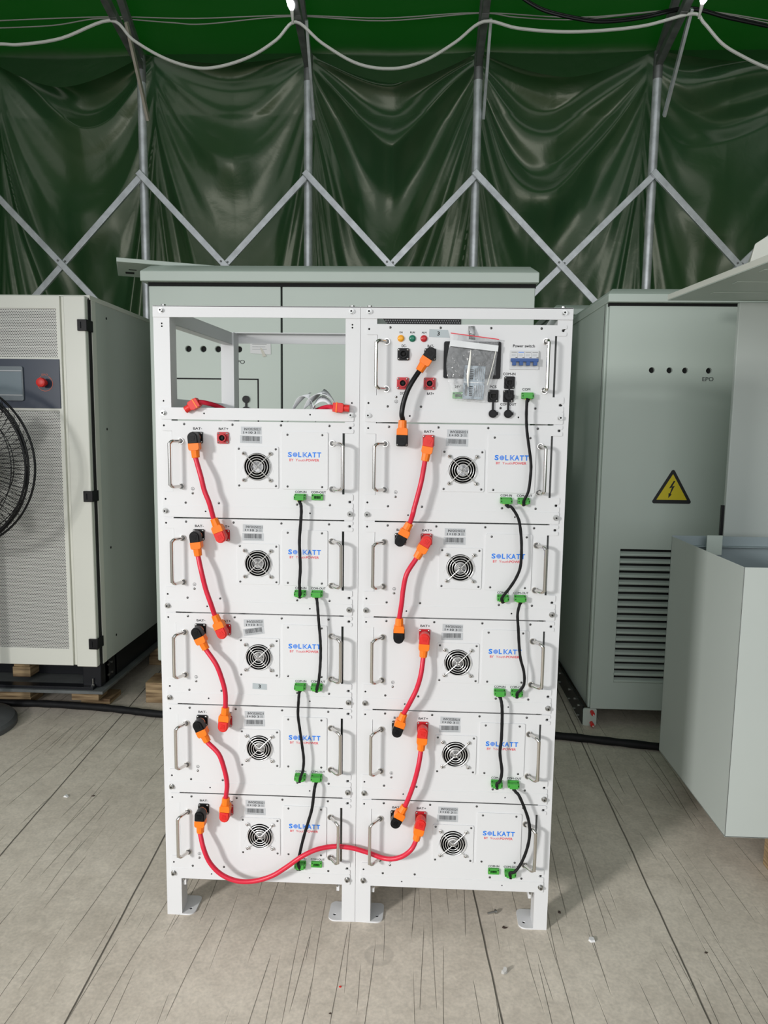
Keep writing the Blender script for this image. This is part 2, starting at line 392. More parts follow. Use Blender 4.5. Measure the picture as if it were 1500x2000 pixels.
POLES = [-3.05, -1.662, -0.277, 1.108, 2.538, 3.97, 5.37, -4.52]
SP = sorted(POLES)
YW = 4.72; ZTOP = 4.34
def tarp_wall():
    rng = np.random.RandomState(11)
    nx, nz = 900, 420
    X = np.linspace(-4.52, 5.37, nx); Z = np.linspace(0.0, 4.56, nz)
    XX, ZZ = np.meshgrid(X, Z)
    D = np.zeros_like(XX)
    def n1(a, seed):        # smooth 1-D noise
        r = np.random.RandomState(seed); t = r.rand(512)*2-1
        i = np.floor(a).astype(int); f = a-i; f = f*f*(3-2*f)
        return t[i % 512]*(1-f)+t[(i+1) % 512]*f
    for b in range(len(SP)-1):
        x0, x1 = SP[b], SP[b+1]; mk = (XX >= x0) & (XX <= x1)
        u = (XX[mk]-x0)/(x1-x0); dz = np.maximum(4.50-ZZ[mk], 0.0)
        e = np.clip(np.abs(2*u-1), 0, 0.995)
        skew = 1+0.25*n1(np.full_like(u, b*3.7), 5)*(u-.5)
        p = 1.35+0.5*((b*7) % 3)/2
        s = dz*skew/(1-e**p+0.26)                       # which swag fold passes through this point
        edge = (1-e)**0.65
        near = np.exp(-dz/1.6)
        rd = lambda q: 1-2*np.abs(q)**1.3; wv = 0.25*np.sin(u*5+b)+0.15*np.sin(dz*2.3+u*4+2*b); a1 = rd(n1(np.sqrt(s+0.06)*3.3+wv+b*31.3, 21)); a2 = n1(np.sqrt(s+0.06)*6.3+2*wv+b*17.1, 22); a3 = n1(np.sqrt(s+0.06)*12+b*3.1, 23)
        amp = 0.18*edge*(0.35+0.65*near)
        d = -0.85*amp*a1 + 0.55*amp*a2 + 0.12*amp*a3
        # vertical hanging folds lower down
        low = np.clip((dz-0.3)/1.6, 0, 1); low = low*low*(3-2*low)
        v = n1(u*5+b*9.7+0.5*np.sin(dz*0.9+b)+0.15*dz*(u-.5)*4, 31)*0.060+n1(u*10+b*5.3+0.5*np.sin(dz*0.8+2*b), 32)*0.014
        d += v*low*(1-e**3)
        # billow of the whole bay, tight at the poles
        d += 0.13*(1-e**2)*np.minimum(1, dz/0.5)
        # the pocket in mid bay
        pk = np.exp(-((u-0.47-0.05*math.sin(b*2.1))/0.20)**2-((dz-(1.0+0.35*math.sin(b*1.7)))/0.30)**2)
        d -= 0.10*pk
        D[mk] = d
        V = np.stack([XX, YW+D*1.0, ZZ], -1).reshape(-1, 3)
    idx = np.arange(nx*nz).reshape(nz, nx)
    F = np.stack([idx[:-1, :-1], idx[:-1, 1:], idx[1:, 1:], idx[1:, :-1]], -1).reshape(-1, 4)
    me = bpy.data.meshes.new('wall_back'); me.from_pydata(V.tolist(), [], F.tolist())
    return finish(me, [TARP], 80)
w = link('wall_back', tarp_wall()); w['kind'] = 'structure'

def roof_tarp():
    nx, ny = 360, 120
    vs = []; fs = []
    for j in range(ny):
        t = j/(ny-1)
        for i in range(nx):
            x = -4.52+9.89*i/(nx-1)
            b = max(k for k in range(len(SP)-1) if SP[k] <= x+1e-6) if x < SP[-1] else len(SP)-2
            u = (x-SP[b])/(SP[b+1]-SP[b]); e = abs(2*u-1)
            sag = (1-e**1.6)
            if t < 0.06:          # hem hanging over the top of the wall
                q = t/0.06; y = 4.50; z = ZTOP+0.04-(0.20+0.10*math.sin(b*2.3))*sag*(1-q)
                y -= 0.05*sag*(1-q)
            else:
                q = (t-0.06)/0.94; L = 9.6*q
                y = 4.50-L*0.80; z = ZTOP+0.04+L*0.52-0.045*L*L*0.5*0.5
                z -= 0.10*sag*min(1, L)+0.012*math.sin(9*u+b)*math.sin(L*5)*sag
            vs.append((x, y, z))
    for j in range(ny-1):
        for i in range(nx-1): a = j*nx+i; fs.append((a, a+1, a+nx+1, a+nx))
    me = bpy.data.meshes.new('ceiling'); me.from_pydata(vs, [], fs)
    return finish(me, [ROOFT], 80)
c = link('ceiling', roof_tarp()); c['kind'] = 'structure'
mb = MB(); mb.add([(5.35, -4, 0), (5.35, 5.2, 0), (5.35, 5.2, 6.5), (5.35, -4, 6.5)], [(0, 1, 2, 3)], TARP)
o = mb.build('wall_right'); o['kind'] = 'structure'
mb = MB(); mb.add([(-4.5, 0.2, 0), (-4.5, 5.2, 0), (-4.5, 5.2, 6.5), (-4.5, 0.2, 6.5)], [(0, 1, 2, 3)], TARP)
o = mb.build('wall_left'); o['kind'] = 'structure'

# tent frame -------------------------------------------------------------
def sqbar(mb, p0, p1, w, d, m, up=(1, 0, 0)):
    p0 = Vector(p0); p1 = Vector(p1); t = (p1-p0).normalized(); a = Vector(up); a = (a-t*a.dot(t)).normalized(); b = t.cross(a)
    vs = [p+a*sx*w/2+b*sy*d/2 for p in (p0, p1) for sx, sy in ((-1, -1), (1, -1), (1, 1), (-1, 1))]
    mb.add(vs, [(3, 2, 1, 0), (4, 5, 6, 7), (0, 1, 5, 4), (1, 2, 6, 5), (2, 3, 7, 6), (3, 0, 4, 7)], m)
pole_words = {-1.662: 'leftmost of the four round tent poles, with a pale knee brace', -0.277: 'second tent pole from the left, behind the big cabinet',
              1.108: 'third tent pole from the left, behind the right rack', 2.538: 'rightmost tent pole, above the louvred cabinet'}
YP = 4.42
for px in POLES:
    if px < -3.2 or px > 4: continue
    lab = pole_words.get(px, 'galvanised tent pole beyond the edge of the picture, ' + ('left' if px < 0 else 'right'))
    t = thing('tent_pole', lab, 'tent pole', (px, YP, 0), 'galvanised arch posts of the tent')
    mb = MB(); mb.cyl((0, 0, 0), (0, 0, 4.12), 0.036, GALV, n=20); mb.cyl((0, 0, 3.30), (0, 0, 3.34), 0.0375, GALV, n=20)
    mb.build('post', t)
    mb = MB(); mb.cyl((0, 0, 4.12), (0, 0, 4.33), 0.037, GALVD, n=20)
    mb.build('post_head', t, label='darker section at the top of the post')
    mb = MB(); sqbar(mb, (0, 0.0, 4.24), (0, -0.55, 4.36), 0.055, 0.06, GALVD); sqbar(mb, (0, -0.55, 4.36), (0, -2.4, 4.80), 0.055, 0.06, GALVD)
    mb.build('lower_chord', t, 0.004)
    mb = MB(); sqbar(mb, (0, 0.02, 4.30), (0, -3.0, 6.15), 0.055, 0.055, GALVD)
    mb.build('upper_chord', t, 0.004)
    mb = MB(); sqbar(mb, (0.05, 0.0, 3.83), (0.05, -0.42, 4.37), 0.022, 0.045, ALUM if px < -1 else GALV)
    if px > 2: mb = MB(); sqbar(mb, (0.06, -0.03, 3.83), (0.06, -0.52, 4.37), 0.022, 0.045, GALV)
    mb.build('knee_brace', t, 0.002, label='pale flat knee brace' if px < -1 else None)
    mb = MB(); mb.cyl((0, -0.036, 3.375), (0, -0.075, 3.375), 0.013, GALVD, n=8)
    mb.build('bolt', t)
ZN = 3.375
brl = {(-3.05, 1): 'galvanised diagonal brace entering from the left edge and crossing above the perforated cabinet',
       (-1.662, -1): 'galvanised diagonal brace falling left from the leftmost tent pole',
       (-1.662, 1): 'galvanised diagonal brace falling right from the leftmost tent pole',
       (-0.277, -1): 'galvanised diagonal brace falling left from the second tent pole',
       (-0.277, 1): 'galvanised diagonal brace falling right from the second tent pole',
       (1.108, -1): 'galvanised diagonal brace falling left from the third tent pole',
       (1.108, 1): 'galvanised diagonal brace falling right from the third tent pole',
       (2.538, -1): 'galvanised diagonal brace falling left from the rightmost tent pole',
       (2.538, 1): 'galvanised diagonal brace falling right from the rightmost tent pole',
       (3.97, -1): 'galvanised diagonal brace rising out of the right edge above the overhanging roof'}
for (px, s), lab in brl.items():
    k = SP.index(px); q = SP[k+s]
    mb = MB(); y0 = YP-0.052-(0.028 if s > 0 else 0)
    p0 = Vector((px-0.02*s, y0, ZN+0.02)); p1 = Vector((q, y0, ZN-1.44))
    sqbar(mb, p0, p1, 0.026, 0.052, GALV, (0, 1, 0))
    mid = p0.lerp(p1, 0.49); mb.cyl((mid.x, y0-0.013, mid.z), (mid.x, y0-0.022, mid.z), 0.009, GALVD, n=8)
    tag(mb.build('diagonal_brace', bevel=0.003), lab, 'brace', 'diagonal braces between the tent poles')

# cords and wires ---------------------------------------------------------
def cord(name, pts, r, m, lab, cat='cord', grp=None):
    mb = MB(); mb.tube(pts, r, m, n=8, smooth=6); tag(mb.build(name), lab, cat, grp)
Yc = 3.9
WC = [[(-2.79, 4.167), (-2.551, 4.172), (-2.392, 4.167), (-2.074, 4.208), (-1.696, 4.33)],
      [(-1.696, 4.33), (-1.524, 4.192), (-1.293, 4.064), (-1.06, 3.994), (-0.865, 4.0), (-0.631, 4.07), (-0.438, 4.183), (-0.292, 4.306)],
      [(-0.292, 4.306), (-0.092, 4.155), (0.177, 4.01), (0.444, 3.976), (0.672, 4.031), (0.896, 4.157), (1.099, 4.296)],
      [(1.099, 4.296), (1.344, 4.248), (1.643, 4.221), (1.94, 4.225), (2.271, 4.257), (2.603, 4.334)],
      [(2.603, 4.334), (2.692, 4.27), (2.829, 4.13), (2.981, 4.042), (3.17, 3.96), (3.394, 3.899)]]
pts = []
for seg in WC: pts += [(x, Yc, z) for x, z in (seg if not pts else seg[1:])]
cord('power_cord', pts, 0.0115, WIRE_W, 'white cord hanging in five loops under the tent roof', 'cord')
ta = [(-2.878, 4.491), (-1.881, 4.515), (-1.144, 4.497), (-0.373, 4.512), (0.348, 4.485), (1.081, 4.516), (1.848, 4.475), (2.659, 4.52), (3.279, 4.44)]
tb = [(-2.881, 4.438), (-2.297, 4.455), (-1.881, 4.504), (-1.348, 4.469), (-1.063, 4.455), (-0.373, 4.504), (0.348, 4.465), (1.081, 4.512), (1.377, 4.48), (1.848, 4.46), (2.659, 4.518), (3.279, 4.421)]
cord('thin_wire', [(x, 4.2, z) for x, z in ta], 0.0045, WIRE_G, 'upper of the two thin grey wires strung across the tent roof', 'wire')
cord('thin_wire', [(x, 4.2, z) for x, z in tb], 0.0045, WIRE_G, 'lower of the two thin grey wires strung across the tent roof', 'wire')
bk = [(1.348, 4.53), (1.541, 4.422), (1.808, 4.356), (1.997, 4.336), (2.259, 4.358), (2.61, 4.418), (2.892, 4.356), (3.193, 4.293)]
cord('black_cable', [(x, 4.0, z) for x, z in bk], 0.011, BLKC, 'thick black cable sagging under the roof at the upper right', 'cable')
cord('black_cable', [(x, 4.03, z+0.03) for x, z in bk], 0.008, BLKC, 'thinner black cable running just above the thick one at the upper right', 'cable')
LED = mat('led_tube', (0.95, 0.98, 1.0), 0.4, emit=6.0)
for x, y, lab in ((-0.305, 3.80, 'lit white lamp on the second tent pole, at the top edge'), (2.585, 3.66, 'lit white lamp on the rightmost tent pole, at the top edge')):
    t = thing('led_lamp', lab, 'lamp', (x, y, 4.335 if x < 0 else 4.27), 'white lamps under the tent roof')
    mb = MB(); mb.cyl((0, 0.05, -0.07), (0, 0.0, 0.0), 0.007, WIRE_W, 0.014); mb.build('lamp_socket', t)
    mb = MB(); mb.tube([(0, 0.0, 0.0), (0, -0.06, 0.05), (0, -0.12, 0.10)], 0.032, LED, n=14, smooth=4, rfun=lambda q: math.sin(math.pi*(0.12+0.83*q))); mb.build('bulb', t)

# ================================================================ THE RACKS
RW = 0.513; RD = 0.53; RH = 1.616; SCZ = [1.355-0.2462*k for k in range(6)]      # screw heights of the cross bars
def screw_mesh(r=0.0032, d=0.0014, m=SCREWD):
    def f():
        mb = MB(); mb.dome((0, 0, 0), r, d, m, n=12); mb.add([(r*.4*math.cos(a), -d*1.02-0.00005, r*.4*math.sin(a)) for a in [k*math.pi/3 for k in range(6)]], [tuple(range(6))], DARK)
        return mb.mesh('screw')
    return cached(('screw', r, d, m.name), f)
def bolt_mesh():
    def f():
        mb = MB(); mb.cyl((0, 0.0, 0), (0, -0.0012, 0), 0.0072, ZINC, n=20)
        mb.cyl((0, -0.0012, 0), (0, -0.0075, 0), 0.0048, ZINC, n=18)
        mb.add([(0.0026*math.cos(a), -0.00755, 0.0026*math.sin(a)) for a in [k*math.pi/3 for k in range(6)]], [tuple(range(6))], DARK)
        return mb.mesh('bolt')
    return cached('bolt', f)
def crossbar_mesh():
    def f():
        mb = MB(); mb.prism(rrect(0.0135, -0.0155, 0.4985, 0.0140, 0.003), -0.003, 0.0, WHITE, holes=[circ(0.124, 0, 0.0022, 10), circ(0.390, 0, 0.0022, 10)])
        mb.box(0.044, 0.470, 0.0, 0.012, -0.012, -0.010, WHITE)
        for x in (0.124, 0.390): mb.cyl((x, 0.0006, 0), (x, 0.001, 0), 0.003, DARK, n=10)
        return mb.mesh('cross_bar')
    return cached('crossbar', f)
def make_rack(x0, label, grp):
    t = thing('equipment_rack', label, 'rack', (x0, 0, 0), grp)
    class SB(MB):                      # the frame stands slightly out of square: the back sits a little to the right
        def build(s, name, parent=None, bevel=0.0, **kw):
            s.v = [(x+max(0, y-0.046)*0.085, y, z) for x, y, z in s.v]; return MB.build(s, name, parent, bevel, **kw)
    pw = 0.0405
    for i, (x, y) in enumerate(((0, 0), (RW-pw+0.0035, 0), (0, RD-0.04), (RW-pw+0.0035, RD-0.04))):
        xe = x+pw-0.0035 if x > 0 else x+pw
        if x > 0: x = RW-0.0365; xe = RW-0.0008
        mb = SB()
        holes = [circ((x+xe)/2+ (0.001 if x < .1 else -0.001), z, 0.0022, 10) for z in (1.574, 1.567, 1.385)] if y == 0 else []
        # folded C-profile: face, outer side, inner lip
        mb.prism([(x, 0), (xe, 0), (xe, RH-0.001), (x, RH-0.001)], y if y == 0 else RD-0.002, 0.002 if y == 0 else RD, WHITE, holes=holes)
        xo0, xo1 = (x, x+0.002) if x < .1 else (xe-0.002, xe)
        xi0, xi1 = (xe-0.002, xe) if x < .1 else (x, x+0.002)
        ya, yb = (0.002, 0.045) if y == 0 else (RD-0.045, RD-0.002)
        mb.box(xo0, xo1, ya, yb, 0, RH-0.001, WHITE); mb.box(xi0, xi1, ya, yb, 0, RH-0.001, WHITE)
        yc = yb if y == 0 else ya-0.002
        mb.box(x, xe, yc, yc+0.002, 0, RH-0.001, WHITE)
        mb.build('post', t)
    # base plates with rounded inner corners
    for x, s in ((0.0, 1), (RW, -1)):
        for y0 in (0.0, RD-0.085):
            mb = SB(); pts = [(0.004, 0), (0.056, 0), (0.0715, 0.018), (0.075, 0.06), (0.062, 0.075), (0.004, 0.075)]
            pts = [(0.004, 0.0), (0.050, -0.001)] + [(0.056+0.018*math.sin(a), 0.017-0.018*math.cos(a)) for a in [math.radians(q) for q in range(0, 91, 15)]] + \
                  [(0.060+0.014*math.cos(a), 0.062+0.014*math.sin(a)) for a in [math.radians(q) for q in range(0, 91, 15)]] + [(0.004, 0.076)]
            pp = [(x+s*a, y0+b) for a, b in pts]
            hole = circ(x+s*0.058, y0+0.022, 0.0045, 12)
            mb.prism(pp, 0.0, 0.004, WHITE, holes=[hole], xf=lambda X, Y, Z: (X, Z, Y))
            mb.add([(a, b, 0.001) for a, b in hole], [tuple(range(12))], DARK)
            mb.build('foot_plate', t)
    # top bars, side rails
    mb = SB(); mb.prism(rrect(0.0, 1.589, RW-0.0008, RH, 0.0015), -0.003, 0.0, WHITE); mb.box(0, RW-0.0008, -0.003, 0.03, RH-0.0015, RH+0.0005, WHITE)
    mb.build('top_bar', t)
    mb = SB(); mb.box(0.0, RW-.001, RD, RD+0.003, 1.586, RH, WHITE); mb.box(0, RW-.001, RD-0.03, RD, RH-0.0015, RH+0.0005, WHITE); mb.build('top_bar', t)
    mb = SB(); mb.box(0.0, RW-.001, RD, RD+0.003, 0.095, 0.125, WHITE); mb.build('rear_bar', t)
    for side in (0, 1):
        for z in [1.597, 1.372] + [SCZ[k]-0.03 for k in range(1, 6)]:
            mb = SB(); x = 0.0025 if side == 0 else RW-0.0045; h = 0.019 if z > 1.5 else 0.025
            mb.box(x, x+0.0015, 0.047, RD-0.047, z-h, z+h*0.9, WHITE)
            xl = (0.004, 0.036) if side == 0 else (RW-0.036, RW-0.0045)
            mb.box(xl[0], xl[1], 0.047, RD-0.047, z-h, z-h+0.0015, WHITE)
            if z > 1.5: mb.box(xl[0]+(0 if side else 0.03), xl[0]+(0.0015 if side else 0.0315), 0.047, RD-0.047, z-h, z+h*0.9, WHITE)
            mb.build('side_rail', t)
    for z in SCZ:
        link('cross_bar', crossbar_mesh(), t, 0.0006, (0, 0, z))
        for x in (0.021, 0.491): link('bolt', bolt_mesh(), t, 0, (x, -0.003, z))
    for x in (0.021, 0.491):
        link('bolt', bolt_mesh(), t, 0, (x, -0.003, 1.605))
        mb = SB(); mb.cyl((x, 0.016, RH), (x, 0.016, RH+0.006), 0.006, ZINC, n=10); mb.build('top_nut', t)
    for x in (0.047, 0.465):
        mb = SB(); mb.box(x-0.0035, x+0.0035, 0.008, 0.03, 0.083, 0.110, WHITE); mb.cyl((x, 0.004, 0.103), (x, -0.001, 0.103), 0.003, ZINC, n=10); mb.build('bracket', t)
    return t
RACKX = [0.0, 0.513]
make_rack(0.0, 'left white open rack with an empty top bay above five battery modules', 'pair of white racks standing side by side')
make_rack(0.513, 'right white rack with the switch and touch screen unit in its top bay', 'pair of white racks standing side by side')

# ---------------------------------------------------------------- module parts
def panel_outline(h):
    b = h
    def arc(cx, cz, r, a0, a1, n=4): return [(cx+r*math.cos(math.radians(a0+(a1-a0)*i/n)), cz+r*math.sin(math.radians(a0+(a1-a0)*i/n))) for i in range(n+1)]
    def notch(z): return arc(0.4955, z+0.0065, 0.003, 0, -90) + [(0.489, z+0.0035)] + arc(0.489, z, 0.0035, 90, 270, 6)[1:] + arc(0.4955, z-0.0065, 0.003, 90, 0)
    p = arc(0.4955, -0.003, 0.003, 90, 0) + notch(-0.0125) + arc(0.4955, -0.0225, 0.003, 0, -90) + [(0.471, -0.0255), (0.471, -h+0.0355)]
    p += arc(0.4955, -h+0.0325, 0.003, 90, 0) + notch(-h+0.0165) + arc(0.4955, -h+0.003, 0.003, 0, -90)
    p += arc(0.018, -h+0.003, 0.003, -90, -180) + arc(0.018, -h+0.0325, 0.003, 180, 90) + [(0.0415, -h+0.0355), (0.0415, -0.0255)] + arc(0.018, -0.0225, 0.003, -90, -180) + arc(0.018, -0.003, 0.003, 180, 90)
    out = []
    for q in p:
        if not out or (abs(q[0]-out[-1][0]) > 1e-6 or abs(q[1]-out[-1][1]) > 1e-6): out.append(q)
    return out
def ground_mark(mb, x, z, y=-0.00225):
    o = circ(x, z, 0.0042, 18); i = circ(x, z, 0.0035, 18)
    mb.prism(o, y-0.0001, y, INK, holes=[i])
    mb.add([(x-0.0003, y, z+0.0028), (x+0.0003, y, z+0.0028), (x+0.0003, y, z-0.0005), (x-0.0003, y, z-0.0005)], [(0, 1, 2, 3)], INK)
    for k, w in ((0.0005, 0.0024), (0.0014, 0.0015), (0.0023, 0.0007)): mb.add([(x-w, y, z-k), (x+w, y, z-k), (x+w, y, z-k-0.0005), (x-w, y, z-k-0.0005)], [(0, 1, 2, 3)], INK)
TY = -0.0023
def module_panel():
    mb = MB(); h = 0.2135
    mb.prism(panel_outline(h), -0.002, 0.0, WHITE, holes=[circ(0.0215, -0.0120, 0.0026, 10), circ(0.0215, -h+0.0165, 0.0026, 10), circ(0.256, -0.112, 0.0345, 40)])
    for x, z in ((0.4905, -0.0125), (0.4905, -h+0.0165), (0.0215, -0.012), (0.0215, -h+0.0165)):
        mb.cyl((x, -0.0003, z), (x, 0.0005, z), 0.0030, DARK, n=12)
    ground_mark(mb, 0.092, -0.170)
    return mb.mesh('front_panel')
def lettering(items):
    mb = MB()
    for body, x, z, w, hh in items: mb.text(body, x, z, w, hh, INK, TY, 0.022)
    return mb.mesh('lettering')
def handle_mesh(lean, h=0.114):
    def f():
        mb = MB(); P = []
        d = 0.034; z0 = 0; z1 = -h
        P = [(0, -0.002, z0), (lean*0.45, -d*0.55, z0)] + [(lean*(0.62+0.38*math.sin(a)), -d*(0.75+0.25*math.sin(a)), z0-0.012*(1-math.cos(a))) for a in [math.radians(q) for q in (10, 40, 70, 90)]]
        Q = [(x, y, z1-z) for x, y, z in reversed(P)]
        mb.tube(P+Q, 0.0043, CHROME, n=14, smooth=3)
        return mb.mesh('handle', 50)
    return cached(('handle', lean, h), f)
def washer_mesh():
    def f():
        mb = MB(); mb.cyl((0, 0, 0), (0, -0.004, 0), 0.0078, CHROME, n=22); mb.cyl((0, -0.004, 0), (0, -0.0065, 0), 0.0062, SCREWD, 0.0052, n=22)
        return mb.mesh('washer')
    return cached('washer', f)
def add_handle(t, x, z, lean, h=0.114):
    o = link('handle', handle_mesh(lean, h), t, 0, (x, -0.002, z))
    for k in (0, -h): link('washer', washer_mesh(), o, 0, (0, 0, k))
def socket_mesh(col, open_):
    def f():
        mb = MB(); s = 0.0145
        mb.prism(rrect(-s, -s, s, s, 0.0035), -0.004, 0, col)
        mb.cyl((0, -0.004, 0), (0, -0.0125, 0), 0.0098, col, n=28, caps=False)
        ring = [(0.0098, 0.0072)]
        o = circ(0, 0, 0.0098, 28); i = circ(0, 0, 0.0072, 28)
        mb.prism(o, -0.0126, -0.0120, col, holes=[i]); mb.prism(o, -0.006, -0.004, DARK)
        mb.cyl((0, -0.004, 0), (0, -0.0120, 0), 0.0072, DARK, n=28, caps=False)
        mb.cyl((0, -0.004, 0), (0, -0.0105, 0), 0.0035, DARK, n=16)
        return mb.mesh('power_socket')
    return cached(('socket', col.name), f)
def add_socket(t, x, z, col):
    o = link('power_socket', socket_mesh(col, True), t, 0.0004, (x, -0.002, z), label='red power socket' if col is REDS else 'black power socket')
    for a in (-1, 1):
        for b in (-1, 1): link('screw', screw_mesh(0.0027, 0.0015, ZINC), o, 0, (a*0.0107, -0.004, b*0.0107))
def com_socket_mesh():
    def f():
        mb = MB(); mb.prism(rrect(-0.0145, -0.0078, 0.0145, 0.0078, 0.0015), -0.006, 0, GREEN, holes=[[(-0.008, -0.004), (0.008, -0.004), (0.008, 0.003), (-0.008, 0.003)]])
        mb.box(-0.008, 0.008, -0.002, 0, -0.004, 0.003, DARK)
        for x in (-0.0055, -0.0018, 0.0018, 0.0055): mb.box(x-0.0003, x+0.0003, -0.0055, -0.002, -0.004, 0.003, GREEN)
        for x in (-0.0115, 0.0115): mb.cyl((x, -0.0060, 0.0045), (x, -0.0064, 0.0045), 0.0017, DARK, n=10); mb.cyl((x, -0.0060, -0.002), (x, -0.0064, -0.002), 0.0006, YELW, n=8)
        return mb.mesh('terminal_socket')
    return cached('comsock', f)
def fan_plate_mesh():
    mb = MB(); mb.prism(rrect(-0.0535, -0.0525, 0.0535, 0.0525, 0.004), -0.0022, 0, WHITE, holes=[circ(0, 0.0015, 0.0345, 48)])
    return mb.mesh('fan_plate')
def rotor_mesh():
    mb = MB()
    mb.cyl((0, 0.004, 0), (0, 0.03, 0), 0.0375, BLACK, n=36, caps=False); mb.cyl((0, 0.029, 0), (0, 0.030, 0), 0.0375, DARK, n=36)
    mb.cyl((0, 0.0035, 0), (0, 0.02, 0), 0.0150, BLACK, n=28)
    for k in range(7):
        a = 2*math.pi*k/7; vs = []
        for r in (0.0148, 0.025, 0.034):
            for q, y in ((-0.30, 0.006), (0.30, 0.017)): vs.append((r*math.cos(a+q*(1.2-r*8)), y, r*math.sin(a+q*(1.2-r*8))))
        mb.add(vs, [(0, 1, 3, 2), (2, 3, 5, 4)], BLACK)
    return mb.mesh('fan_rotor')
def hub_mesh():
    mb = MB(); mb.cyl((0, 0.0035, 0), (0, 0.0030, 0), 0.0138, HUBS, n=28); mb.text('A', 0, 0.0, 0.009, 0.012, GINK, 0.0029, 0.0); return mb.mesh('hub_sticker')
def grille_mesh():
    mb = MB()
    for r, y in ((0.0325, -0.0045), (0.0265, -0.0055), (0.0205, -0.0062), (0.0145, -0.0066)):
        mb.tube([(r*math.cos(2*math.pi*i/40), y, r*math.sin(2*math.pi*i/40)) for i in range(40)], 0.0009, GRILL, n=6, closed=True)
    for k in range(4):
        a = math.pi/4+k*math.pi/2; c, s = math.cos(a), math.sin(a)
        mb.tube([(0.0035*c, -0.0080, 0.0035*s), (0.0325*c, -0.0058, 0.0325*s), (0.041*c, -0.0045, 0.041*s), (0.0475*c, -0.0035, 0.0475*s)], 0.0010, GRILL, n=6)
        # eyelet round the fixing screw
        mb.tube([(0.0472*c+0.0038*math.cos(t), -0.0035, 0.0472*s+0.0038*math.sin(t)) for t in [2*math.pi*i/16 for i in range(16)]], 0.001, CHROME, n=6, closed=True)
    mb.tube([(0.0035*math.cos(t), -0.0080, 0.0035*math.sin(t)) for t in [2*math.pi*i/16 for i in range(16)]], 0.00095, CHROME, n=6, closed=True)
    return mb.mesh('fan_grille')
def cover_mesh():
    mb = MB(); mb.prism(rrect(-0.058, -0.0715, 0.058, 0.0715, 0.004), -0.0025, 0, WHITE); return mb.mesh('cover_plate')
def logo_mesh():
    mb = MB(); y = -0.0028; z = 0.0155; h = 0.0130
    # S, globe, L, striped K, ATT
    x0 = -0.0425
    mb.text('S', x0+0.0052, z, 0.0098, h, LBLUE, y, 0.035)
    gx = x0+0.0180; mb.prism(circ(gx, z-0.0003, 0.0058, 28), y-0.0001, y, LBLUE)
    for a in (-0.0024, 0.0, 0.0024): mb.add([(gx+a-0.0002, y-0.0003, z-0.0055), (gx+a+0.0002, y-0.0003, z-0.0055), (gx+a+0.0002, y-0.0003, z+0.0052), (gx+a-0.0002, y-0.0003, z+0.0052)], [(0, 1, 2, 3)], WHITE)
    for a in (-0.003, 0, 0.003): mb.add([(gx-0.0056, y-0.0003, z+a-0.0004), (gx+0.0056, y-0.0003, z+a-0.0004), (gx+0.0056, y-0.0003, z+a-0.0001), (gx-0.0056, y-0.0003, z+a-0.0001)], [(0, 1, 2, 3)], WHITE)
    mb.text('L', x0+0.0300, z, 0.0080, h, LBLUE, y, 0.035)
    kx = x0+0.0375
    mb.add([(kx, y, z-h/2), (kx+0.0012, y, z-h/2), (kx+0.0012, y, z+h/2), (kx, y, z+h/2)], [(0, 1, 2, 3)], LBLUE)
    mb.add([(kx+0.0020, y, z-h/2), (kx+0.0036, y, z-h/2), (kx+0.0036, y, z+h/2), (kx+0.0020, y, z+h/2)], [(0, 1, 2, 3)], LBLUE)
    mb.add([(kx+0.0036, y, z+0.0004), (kx+0.0092, y, z+h/2), (kx+0.0118, y, z+h/2), (kx+0.0058, y, z-0.0004), (kx+0.0122, y, z-h/2), (kx+0.0092, y, z-h/2), (kx+0.0036, y, z-0.0012)], [(0, 3, 2, 1), (0, 6, 5, 4, 3)], LBLUE)
    mb.text('A', x0+0.0550, z, 0.0115, h, LBLUE, y, 0.03)
    mb.text('T', x0+0.0668, z, 0.0100, h, LBLUE, y, 0.035)
    mb.text('T', x0+0.0785, z, 0.0100, h, LBLUE, y, 0.035)
    z2 = 0.0020
    mb.text('BY', -0.0335, z2, 0.0100, 0.0062, LRED, y, 0.012); mb.text('Youth', -0.0110, z2, 0.0245, 0.0062, LRED, y, 0.0); mb.text('POWER', 0.0195, z2, 0.0330, 0.0062, LRED, y, 0.02)
    return mb.mesh('logo')
def code_label_mesh():
    mb = MB(); mb.prism([(-0.026, -0.0095), (0.026, -0.0095), (0.026, 0.0095), (-0.026, 0.0095)], -0.0002, 0, STICK)
    mb.text('INV20250221', 0.003, 0.0036, 0.042, 0.0064, INK, -0.0004, 0.02); mb.text('1+10 3', -0.004, -0.0048, 0.032, 0.0058, INK, -0.0004, 0.02)
    for k in range(5): mb.add([(0.0145, -0.0004, -0.0075+k*0.0013), (0.0225, -0.0004, -0.0075+k*0.0013), (0.0225, -0.0004, -0.0068+k*0.0013), (0.0145, -0.0004, -0.0068+k*0.0013)], [(0, 1, 2, 3)], GINK)
    return mb.mesh('date_label')
